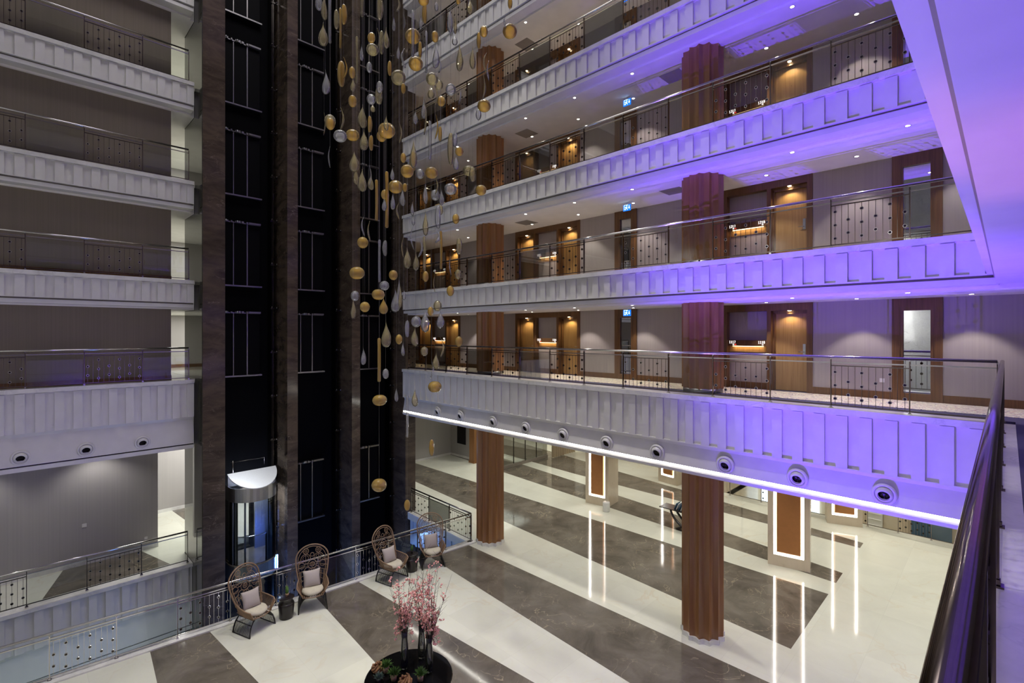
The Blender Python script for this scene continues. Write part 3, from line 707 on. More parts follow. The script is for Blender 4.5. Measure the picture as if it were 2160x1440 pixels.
# ---------------------------------------------------------------- lobby furniture
def make_chair():
    t = thing('rattan_chair', 'x', 'chair', (0,0,0), 'peacock chairs', local=True)
    # slatted black base: two arched sides
    def arc(s, f): # f 0 top .. 1 floor
        return s*(.10+.27*math.sin(f*PI/2)), .42*math.cos(f*PI/2)
    for s in (-1, 1):
        mb = MB()
        for x in (-.33, .33): mb.tube([(x*(.82+.18*f/5), *arc(s, f/5)) for f in range(6)], .017, 5)
        for f in (.32, .55, 1.0): y, z = arc(s, f); mb.tube([(-.32,y,z+.008),(.32,y,z+.008)], .016, 4)
        for k in range(15):
            x = -.30+.6*k/14; mb.tube([(x*(.85+.15*f), *arc(s, f)) for f in (.08,.35,.65,1)], .0085, 4, cap=False)
        mb.build('leg', 'blackrattan', t)
    mb = MB(); mb.tube([(-.30,-.22,.41),(.30,-.26,.41),(.38,0,.42),(.30,.26,.41),(-.30,.22,.41)], .014, 5, closed=True); mb.build('seat_rim', 'rattan', t)
    # seat pan
    mb = MB()
    for k in range(13):
        y = -.26+.52*k/12; mb.tube([(-.32,y,.45),(0,y*1.05,.41),(.33,y,.43)], .011, 4)
    for x in (-.2, 0, .2): mb.tube([(x,-.28,.425),(x,.28,.425)], .010, 4)
    mb.build('seat_pan', 'rattan', t)
    # back: oval arch leaning backwards
    bx = lambda z: -.28-.20*(z-.45)/1.2
    def edge(f):  # f -1..1 around the arch, y and z
        s = 1 if f > 0 else -1; a = abs(f)
        if a > .42:
            q = (1-a)/.58; z = .45+q*.75; y = .29+.145*math.sin(q*PI/2); x = bx(z)+.20*(1-q)**1.0*.9
            return (x, s*y, z)
        q = a/.42; an = q*PI/2; z = 1.20+.36*math.cos(an); y = .435*math.sin(an)
        return (bx(z), s*y, z)
    pts = [edge(-1+2*k/40) for k in range(41)]
    mb = MB(); mb.tube(pts, .020, 7)
    inner = [(p[0]+.02, p[1]*.86, .47+(p[2]-.47)*.955) for p in pts]; mb.tube(inner, .009, 5)
    def circ(y, z, r, rad=.008):
        mb.tube([(bx(z+r*math.sin(a))+.012, y+r*math.cos(a), z+r*math.sin(a)) for a in [2*PI*j/14 for j in range(14)]], rad, 4, closed=True)
    def flower(y, z, r):
        circ(y, z, r, .009); circ(y, z, r*.3, .006)
        for j in range(6):
            a = 2*PI*j/6; mb.tube([(bx(z)+.012, y+r*.3*math.cos(a), z+r*.3*math.sin(a)), (bx(z)+.012, y+r*math.cos(a), z+r*math.sin(a))], .006, 4)
    for s in (-1, 1):
        flower(s*.17, 1.40, .075); circ(s*.175, 1.19, .13); circ(s*.175, 1.21, .075, .006)
        mb.tube([(bx(1.1)+.01, s*.175, 1.07),(bx(1.32)+.01, s*.175, 1.325)], .006, 4)
        circ(s*.28, 1.02, .08); circ(s*.12, .86, .10)
        mb.tube([(bx(.6)+.03, s*.33, .62),(bx(1.0)+.01, s*.36, 1.0),(bx(1.2)+.01, s*.33, 1.17)], .008, 4)
    circ(0, 1.03, .12); flower(0, 1.03, .06); circ(0, .84, .09); circ(0, 1.29, .05)
    for k in range(9):
        y = -.30+.6*k/8; mb.tube([(bx(.45)+.16, y*.9, .45),(bx(.85)+.02, y*1.05, .84)], .007, 4)
    for s in (-1, 1):
        for k in range(5):
            z = .62+k*.12; q = (z-.45)/.85; mb.tube([(bx(z)+.18*(1-q), s*(.29+.13*math.sin(min(1,q)*PI/2)), z),(bx(z)+.02, s*.2, z+.03)], .007, 4)
    mb.build('backrest', 'rattan', t)
    for s in (-1, 1):
        mb = MB()
        top = [(-.20,s*.36,.72),(0,s*.40,.69),(.22,s*.41,.66),(.34,s*.36,.62)]; bot = [(-.24,s*.28,.45),(0,s*.30,.43),(.2,s*.29,.42),(.30,s*.25,.42)]
        mb.tube(top, .018, 6); mb.tube([top[-1], bot[-1]], .016, 6)
        for k in range(19):
            f = k/18*3; i = min(2, int(f)); g = f-i
            p = [top[i][j]*(1-g)+top[i+1][j]*g for j in range(3)]; q = [bot[i][j]*(1-g)+bot[i+1][j]*g for j in range(3)]
            mb.tube([p, q], .008, 4, cap=False)
        mb.build('arm', 'rattan', t)
    mb = MB(); n, k = 20, 6; prof = [(.0,.055),(.2,.06),(.27,.045),(.295,.0),(.27,-.04),(.0,-.045)]
    mb.lathe([(r, z) for r, z in prof], (.03, 0, .485), 24, sx=1.08, sy=.98); 
    mb.v = [(x, y, z+.012*math.sin(y*24)*(1 if z > .5 else 0)) for x, y, z in mb.v]
    mb.build('seat_cushion', 'cushion', t)
    return t
def pillow_mesh():
    mb = MB(); n = 10; vs = []; s = .235
    for side in (1, -1):
        for i in range(n+1):
            for j in range(n+1):
                u, v = -1+2*i/n, -1+2*j/n
                th = .085*(max(0,(1-u*u)*(1-v*v)))**.55
                k = 1-.10*(1-abs(u)**2)*(abs(v)**4)-.0
                k2 = 1-.10*(1-abs(v)**2)*(abs(u)**4)
                vs.append((side*th, u*s*k2, v*s*k))
    N = (n+1)**2; fs = []
    for b, fl in ((0, False), (N, True)):
        for i in range(n):
            for j in range(n):
                f = (b+i*(n+1)+j, b+(i+1)*(n+1)+j, b+(i+1)*(n+1)+j+1, b+i*(n+1)+j+1); fs.append(f[::-1] if fl else f)
    mb.add(vs, fs, 0, True); return mb
CH = [((4.47,13.95), (.322,-.946), 'tan rattan peacock chair in front of the glass lift cab'),
      ((5.99,13.90), (-.37,-.93), 'tan rattan peacock chair before the middle lift shaft, past the first black side table'),
      ((8.40,13.66), (.24,-.97), 'tan rattan peacock chair turned toward the second black side table, between pier and railing corner'),
      ((9.87,13.58), (-.44,-.90), 'tan rattan peacock chair closest to the railing corner and fluted column')]
ch0 = make_chair(); pil0 = None
for k, ((x, y), fd, lab) in enumerate(CH):
    rz = math.atan2(fd[1], fd[0])
    if k == 0: o = ch0; o.location = (x, y, 0); o.rotation_euler = (0,0,rz); o['label'] = lab
    else: o = dup(ch0, (x, y, 0), rz, lab)
    plab = 'square grey throw pillow on the ' + ['rattan chair before the glass lift cab','rattan chair before the middle lift shaft','third rattan chair, left of the second side table','rattan chair closest to the railing corner'][k]
    if pil0 is None: p = pil0 = pillow_mesh().build('throw_pillow', 'pillow')
    else: p = pil0.copy(); C.objects.link(p)
    tag(p, plab, 'pillow', 'throw pillows')
    off = Matrix.Rotation(rz, 3, 'Z') @ Vector((-.10, -.02, .745))
    p.location = (x+off.x, y+off.y, off.z); p.rotation_euler = (0, -.30, rz + (.12 if k % 2 else -.18))
def side_table(x, y, label, plabel, kind):
    t = thing('side_table', label, 'side table', (x, y, 0), 'black drum side tables')
    mb = MB(); mb.lathe([(.165,0),(.175,.02),(.20,.30),(.205,.37),(.19,.41)], (x,y,0), 28); mb.build('drum', 'tableblack', t)
    mb = MB(); mb.lathe([(.19,.41),(.155,.45),(.155,.47),(.20,.535),(.205,.545),(.195,.55),(.0,.548)], (x,y,0), 28); mb.build('flared_top', 'tableblack', t)
    z = .55
    p = thing('potted_cactus', plabel, 'plant', (x+.03, y+.02, z), 'small cacti on the side tables')
    mb = MB(); mb.lathe([(.035,0),(.048,.085),(.042,.085),(.038,.07),(0,.07)], (x+.03,y+.02,z), 14); mb.build('pot', 'pot' if kind == 0 else 'tableblack', p)
    mb = MB()
    for j in range(5 if kind == 0 else 3):
        h = .10+.03*j; ang = j*2.3; rr = .018 if j else 0
        mb.lathe([(.018,0),(.030,h*.3),(.026,h*.7),(.012,h*.95),(0,h)], (x+.03+rr*math.cos(ang), y+.02+rr*math.sin(ang), z+.07+(.02*j if kind else 0)), 9)
    mb.build('cactus', 'leaf', p)
side_table(5.25, 13.86, 'black drum side table between the first two rattan chairs', 'small cactus in a grey-brown pot on the first black side table', 0)
side_table(9.15, 13.70, 'black drum side table between the last two rattan chairs, nearer the railing corner', 'dark green cactus on the second black side table', 1)

# round black table
TX, TY, TZ = 5.685, 8.60, .75
t = thing('round_table', 'large round gloss-black table under the hanging glass drops', 'table', (TX, TY, 0))
mb = MB(); mb.lathe([(.0,.69),(.84,.69),(.875,.71),(.88,.735),(.865,.75),(.0,.75)], (TX,TY,0), 64, smooth=False); mb.build('tabletop', 'blackgloss', t)
mb = MB(); mb.lathe([(.42,0),(.42,.03),(.20,.10),(.16,.35),(.22,.62),(.40,.69)], (TX,TY,0), 40); mb.build('pedestal', 'blackgloss', t)
VS = [(5.721, 8.825, .80, 'tall clear glass vase of blossom, standing behind the two small green pots'), (6.02, 8.383, .74, 'tall clear glass vase of blossom, closest to the table edge by the lone green pot'), (6.17, 8.86, .70, 'tall clear glass vase half hidden at the back of the black table')]
rnd = random.Random(5)
def flower(mb, c, r):
    b = len(mb.v); n = 10
    mb.lathe([(0,-r*.6),(r*.7,-r*.35),(r,.15*r),(r*.72,r*.6),(r*.3,r*.5),(0,r*.35)], (0,0,0), n)
    q = Vector((0,0,1)).rotation_difference(Vector((rnd.uniform(-1,1), rnd.uniform(-1,1), rnd.uniform(.1,1))).normalized()).to_matrix()
    for i in range(b, len(mb.v)):
        k = .70 if (i-b) % 2 else 1.0
        v = mb.v[i]; mb.v[i] = tuple(q @ Vector((v[0]*k, v[1]*k, v[2])) + Vector(c))
for k, (x, y, h, lab) in enumerate(VS):
    mb = MB(); mb.lathe([(.0,.012),(.055,.012),(.072,.05),(.082,h*.35),(.078,h*.6),(.060,h*.82),(.066,h),(.062,h),(.055,h*.82),(.072,h*.6),(.076,h*.35),(.064,.06),(.0,.03)], (0,0,0), 28)
    o = mb.build('glass_vase', 'vase'); o.location = (x, y, TZ); tag(o, lab, 'vase', 'glass vases')
    t = thing('blossom_branches', ['tall pink blossom branches in the vase behind the two small green pots','tall pink blossom branches in the vase nearest the table edge','tall pink blossom branches in the vase at the back of the table'][k], 'flowers', (x, y, TZ+h*.42), 'pink blossom branches')
    tw = MB(); bl = MB()
    for s in range([20, 26, 14][k]):
        an = rnd.uniform(0, 2*PI); sp = rnd.uniform(.05, .42); L = rnd.uniform(1.05, 2.0) if s % 3 else rnd.uniform(.8, 1.2); bend = rnd.uniform(-.12, .12)
        p0 = Vector((x+.03*math.cos(an+2), y+.03*math.sin(an+2), TZ+h*.42)); p1 = Vector((x+.045*math.cos(an), y+.045*math.sin(an), TZ+h))
        d = Vector((math.cos(an)*sp, math.sin(an)*sp, 1)); pts = [p0, p1]; dead = s % 4 == 0
        for q in (.25, .5, .75, 1):
            w = p1 + d*(L-h*.6)*q + Vector((math.cos(an+1.5), math.sin(an+1.5), 0))*bend*q*q; pts.append(w)
        tw.tube(pts, [.0035,.005,.005,.004,.003,.0015], 4)
        for q in range(8):
            f = rnd.uniform(.2, .95); i = 2+int(f*3.999) if f < 1 else 5; i = min(i, 5)
            b0 = pts[i-1].lerp(pts[i], rnd.random()); e = b0+Vector((rnd.uniform(-.16,.16), rnd.uniform(-.16,.16), rnd.uniform(.02,.2)))
            tw.tube([b0, e], [.003,.001], 4, cap=False)
            if not dead and rnd.random() < .8:
                for m in range(rnd.randint(2, 6)):
                    c = b0.lerp(e, rnd.uniform(.2, 1))+Vector([rnd.uniform(-.03,.03) for _ in range(3)]); flower(bl, c, rnd.uniform(.013, .026))
        if s % 5 == 1 and k < 2:
            for m in range(11):
                c = Vector((x,y,TZ+h*rnd.uniform(.80,1.3)))+Vector((math.cos(an),math.sin(an),0))*rnd.uniform(.09,.22)
                tw.tube([p1, p1.lerp(c, .6)+Vector((0,0,.05)), c], [.004,.003,.0015], 4, cap=False); flower(bl, c, rnd.uniform(.017, .028)); flower(bl, c+Vector((.02,-.015,.012)), .016)
    tw.build('twigs', 'twig', t); bl.build('blossoms', 'blossom', t)
def pot_plant(x, y, label, sc_=1.0, mat='leaf', pot='pot'):
    t = thing('potted_plant', label, 'plant', (x, y, TZ), 'small potted plants on the black table')
    mb = MB(); mb.lathe([(.055*sc_,0),(.068*sc_,.13*sc_),(.060*sc_,.13*sc_),(.055*sc_,.11*sc_),(0,.11*sc_)], (x,y,TZ), 18); mb.build('pot', pot, t)
    mb = MB()
    for k in range(150):
        an = rnd.uniform(0, 2*PI); el = rnd.uniform(.15, 1.5); L = rnd.uniform(.08, .17)*sc_
        b = Vector((x+rnd.uniform(-.04,.04)*sc_, y+rnd.uniform(-.04,.04)*sc_, TZ+.11*sc_)); d = Vector((math.cos(an)*math.cos(el), math.sin(an)*math.cos(el), math.sin(el)))
        w = d.cross(Vector((0,0,1))).normalized()*.009*sc_; m = b+d*L*.6+Vector((0,0,.01)); e = b+d*L
        mb.add([b-w*.3, m-w, e, m+w, b+w*.3], [(0,1,2,3,4)])
    mb.build('foliage', mat, t)
pot_plant(5.41, 9.03, 'small bushy green plant in a clay pot beside the driftwood bowl, farthest into the table')
pot_plant(5.40, 8.72, 'small bushy green plant in a clay pot, front one of the adjoining pair')
pot_plant(5.77, 8.33, 'small bushy green plant in a clay pot standing alone near the vase')
pot_plant(5.15, 8.86, 'blue-grey succulent in a low dark pot near the table rim', .8, 'bluegreen', 'tableblack')
for x, y, s, lab in ((5.33, 9.20, 1, 'brown driftwood knot at the table edge behind the green pots'), (5.50, 8.47, 1.0, 'brown driftwood knot near the middle front of the black table')):
    mb = MB()
    for k in range(9):
        an = 2*PI*k/9+rnd.uniform(-.2,.2); pts = []
        for q in range(5):
            a2 = an+q*.35; rr = .12*s*(1-.1*q)+rnd.uniform(-.02,.02); pts.append((x+rr*math.cos(a2), y+rr*math.sin(a2), TZ+.02+.03*q*rnd.uniform(.5,1.2)))
        mb.tube(pts, [.018,.028,.03,.022,.012], 6)
    mb.lathe([(.12*s,0),(.14*s,.03),(.11*s,.05),(0,.03)], (x,y,TZ), 14)
    tag(mb.build('driftwood', 'bark', None, (x,y,TZ)), lab, 'driftwood', 'driftwood knots on the black table')
# lit stone pillars of the lobby
def stone_pillar(c, ang, w, dep, label):
    t = thing('stone_pillar', label, 'pillar', (c[0], c[1], 0), 'lit stone pillars of the lobby')
    ca, sa = math.cos(ang), math.sin(ang)
    T = lambda u, d, z: (c[0]-d*ca-u*sa, c[1]-d*sa+u*ca, z)   # u along the face, d towards the atrium
    mb = MB(); h = w/2
    mb.boxT(T, -h, h, -dep, -.10, 0, 4.3); mb.boxT(T, -h, -h+.17, -.10, 0, 0, 4.3); mb.boxT(T, h-.17, h, -.10, 0, 0, 4.3); mb.boxT(T, -h+.17, h-.17, -.10, 0, 0, .36)
    mb.build('stone_casing', 'stone', t)
    mb = MB(); mb.boxT(T, -h+.27, h-.27, -.10, -.02, .46, 4.3); mb.build('copper_panel', 'copper', t)
    for nm, a in (('light_line', (-h+.175, -h+.215, .37, 4.25)), ('light_line', (h-.215, h-.175, .37, 4.25)), ('light_line', (-h+.25, h-.25, .372, .384))):
        mb = MB(); mb.boxT(T, a[0], a[1], -.095, -.06, a[2], a[3]); mb.build(nm, 'whiteled', t)
A0 = math.radians(8)
stone_pillar((18.51, 13.05), A0, 1.14, 1.0, 'beige stone pillar with copper panel and white light lines, between the two fluted columns')
stone_pillar((17.95, 5.08), math.radians(12), 1.22, .85, 'large beige stone pillar with copper panel and light lines, beyond the nearer fluted column')
stone_pillar((23.55, 4.62), math.radians(20), 1.20, .55, 'smaller-looking lit stone pillar standing beside the far lobby railing')
stone_pillar((23.70, 12.35), math.radians(-8), 1.10, .9, 'distant lit stone pillar peeking out behind the nearer fluted column')
# glass partition, curtain, poster, jamb
t = thing('glass_partition', 'tall clear glass partition with brown base rail deep in the lobby', 'partition', (19.5, 20.25, 0))
mb = MB(); mb.box(19.5, 23.45, 20.2, 20.32, 0, .16); mb.build('base_rail', 'gapshade_base', t)
for k in range(4):
    a = 19.52+k*.98; mb = MB(); mb.box(a, a+.975, 20.25, 20.265, .16, 4.28); mb.build('glass_pane', 'glass', t)
    mb = MB(); mb.box(a-.012, a+.012, 20.235, 20.28, .16, 4.28); mb.build('joint', 'discface', t)
mb = MB(); pts = []
for k in range(61):
    a = 23.5+2.2*k/60; pts.append((a, 19.86+.09*math.sin(k*PI/3)))
mb.prism(pts+[(x, y+.03) for x, y in pts[::-1]], .03, 4.25); tag(mb.build('curtain', 'curtain', None, (24.5,19.85,0)), 'pleated cream curtain hanging beside the lobby glass partition', 'curtain')
mb = MB(); mb.box(19.655, 19.695, 23.6, 24.4, .83, 2.5); o = mb.build('poster_screen', 'blackgloss', None, (19.68,24,.83)); tag(o, 'upright black screen on the grey wall at the end of the lobby', 'screen')
mb = MB(); mb.box(19.25, 19.6, 22.3, 22.75, 0, 4.28); mb.box(19.22, 19.63, 22.27, 22.78, 0, .1); o = mb.build('wooden_pilaster', 'woodcol', None, (19.4,22.5,0)); tag(o, 'brown wooden pilaster half hidden behind the farther fluted column', 'pillar')
# console with open curved legs, brochures, drum stool
t = thing('console_table', 'dark brown console table with sweeping curved legs behind the nearer fluted column', 'table', (18.6, 9.2, 0))
mb = MB(); mb.prism([(18.33,8.35),(18.93,8.35),(18.93,9.90),(18.36,9.92)], .715, .75); mb.build('tabletop', 'tableblack', t)
for s, y0_, y1_ in ((0, 9.45, 8.75), (1, 8.5, 9.2)):
    mb = MB()
    for x in (18.42, 18.84): mb.tube([(x, y0_+(y1_-y0_)*f*f, .71*(1-f)+.03) for f in [q/8 for q in range(9)]], .045, 6)
    mb.box(18.36, 18.9, min(y1_, y0_)+(.0 if s == 0 else .45), min(y1_, y0_)+(.25 if s == 0 else .7), 0, .035); mb.build('leg', 'tableblack', t)
for k in range(4):
    mb = MB(); mb.hexa([(18.45,9.32-.09*k,.752),(18.80,9.32-.09*k,.752),(18.80,9.34-.09*k,.752),(18.45,9.34-.09*k,.752),(18.45,9.22-.09*k,1.0),(18.80,9.22-.09*k,1.0),(18.80,9.24-.09*k,1.0),(18.45,9.24-.09*k,1.0)])
    tag(mb.build('brochure', 'paper' if k % 2 else 'bluepaint', None, (18.6,9.3-.09*k,.752)), f'{["blue","pale","blue","pale"][k]} leaning brochure on the console table, {["first","second","third","last"][k]} in its rack', 'brochure', 'brochures on the console')
mb = MB(); mb.lathe([(.14,0),(.155,.03),(.155,.36),(.14,.40),(0,.40)], (0,0,0), 22); o = mb.build('drum_stool', 'coping'); o.location = (18.15, 12.30, 0)
tag(o, 'small white drum stool at the foot of the stone pillar', 'stool')
# far railing, lower landing beyond it
TF = lambda u,d,z: (24.1+d, u, z)
railing(TF, [9.35,7.95,6.6,5.2,3.95,2.98,2.0,.9,-.2,-1.3], False, 0, 'distant steel railing at the back of the lobby above the lower landing', 'lobby railings', dark='bronze', rail='chrome')
mb = MB(); mb.box(24.3, 30, -3, 9.6, -2.9, -2.7); struct(mb.build('floor', 'fwhite'))
mb = MB(); mb.box(29, 29.2, -3, 9.6, -2.7, 4.3); mb.box(24.3, 29.2, 9.6, 9.8, -2.7, 4.3); mb.box(24.3, 24.32, -3, 9.6, -2.7, -.25); struct(mb.build('wall_lobby', 'stone'))
mb = MB(); mb.box(24.0, 30, -3, 9.8, 4.28, 4.4); struct(mb.build('ceiling', 'ceil'))
def flat(name, mat, b0, b1, z0, z1, label, cat, a=28.9, d=.08):
    mb = MB(); mb.box(a-d, a, b0, b1, z0, z1); return tag(mb.build(name, mat, None, (a, (b0+b1)/2, z0)), label, cat)
flat('lit_panel', 'screen', 8.95, 10.4-.9, -2.2, 1.2, 'bright white-blue lit window panel beyond the far railing, left of the big stone pillar', 'window')
flat('lit_panel', 'screen', 6.75, 7.2, -2.2, 1.0, 'bright pale window panel beyond the far railing, right of the big stone pillar', 'window')
o = flat('louvre_shutter', 'panel', 4.15, 4.75, -2.3, .8, 'white louvred shutter beyond the far railing', 'shutter')
for k in range(11):
    mb = MB(); mb.box(28.78, 28.82, 4.2, 4.7, -2.2+.27*k, -2.18+.27*k); mb.build('slat', 'ceil', o)
flat('blue_board', 'bluepaint', 1.7, 3.1, -2.0, 1.0, 'dark blue wall board beyond the far railing', 'board')
t = thing('slatted_counter', 'light wooden slatted counter in front of the blue board beyond the far railing', 'counter', (28.4, 2.4, -2.7))
mb = MB(); mb.box(28.2, 28.6, 1.9, 3.05, -2.7, -1.45); mb.build('body', 'slat', t)
mb = MB()
for k in range(12): mb.box(28.16, 28.2, 1.92+.095*k, 1.97+.095*k, -2.65, -1.45)
mb.build('slat_cladding', 'slat', t)

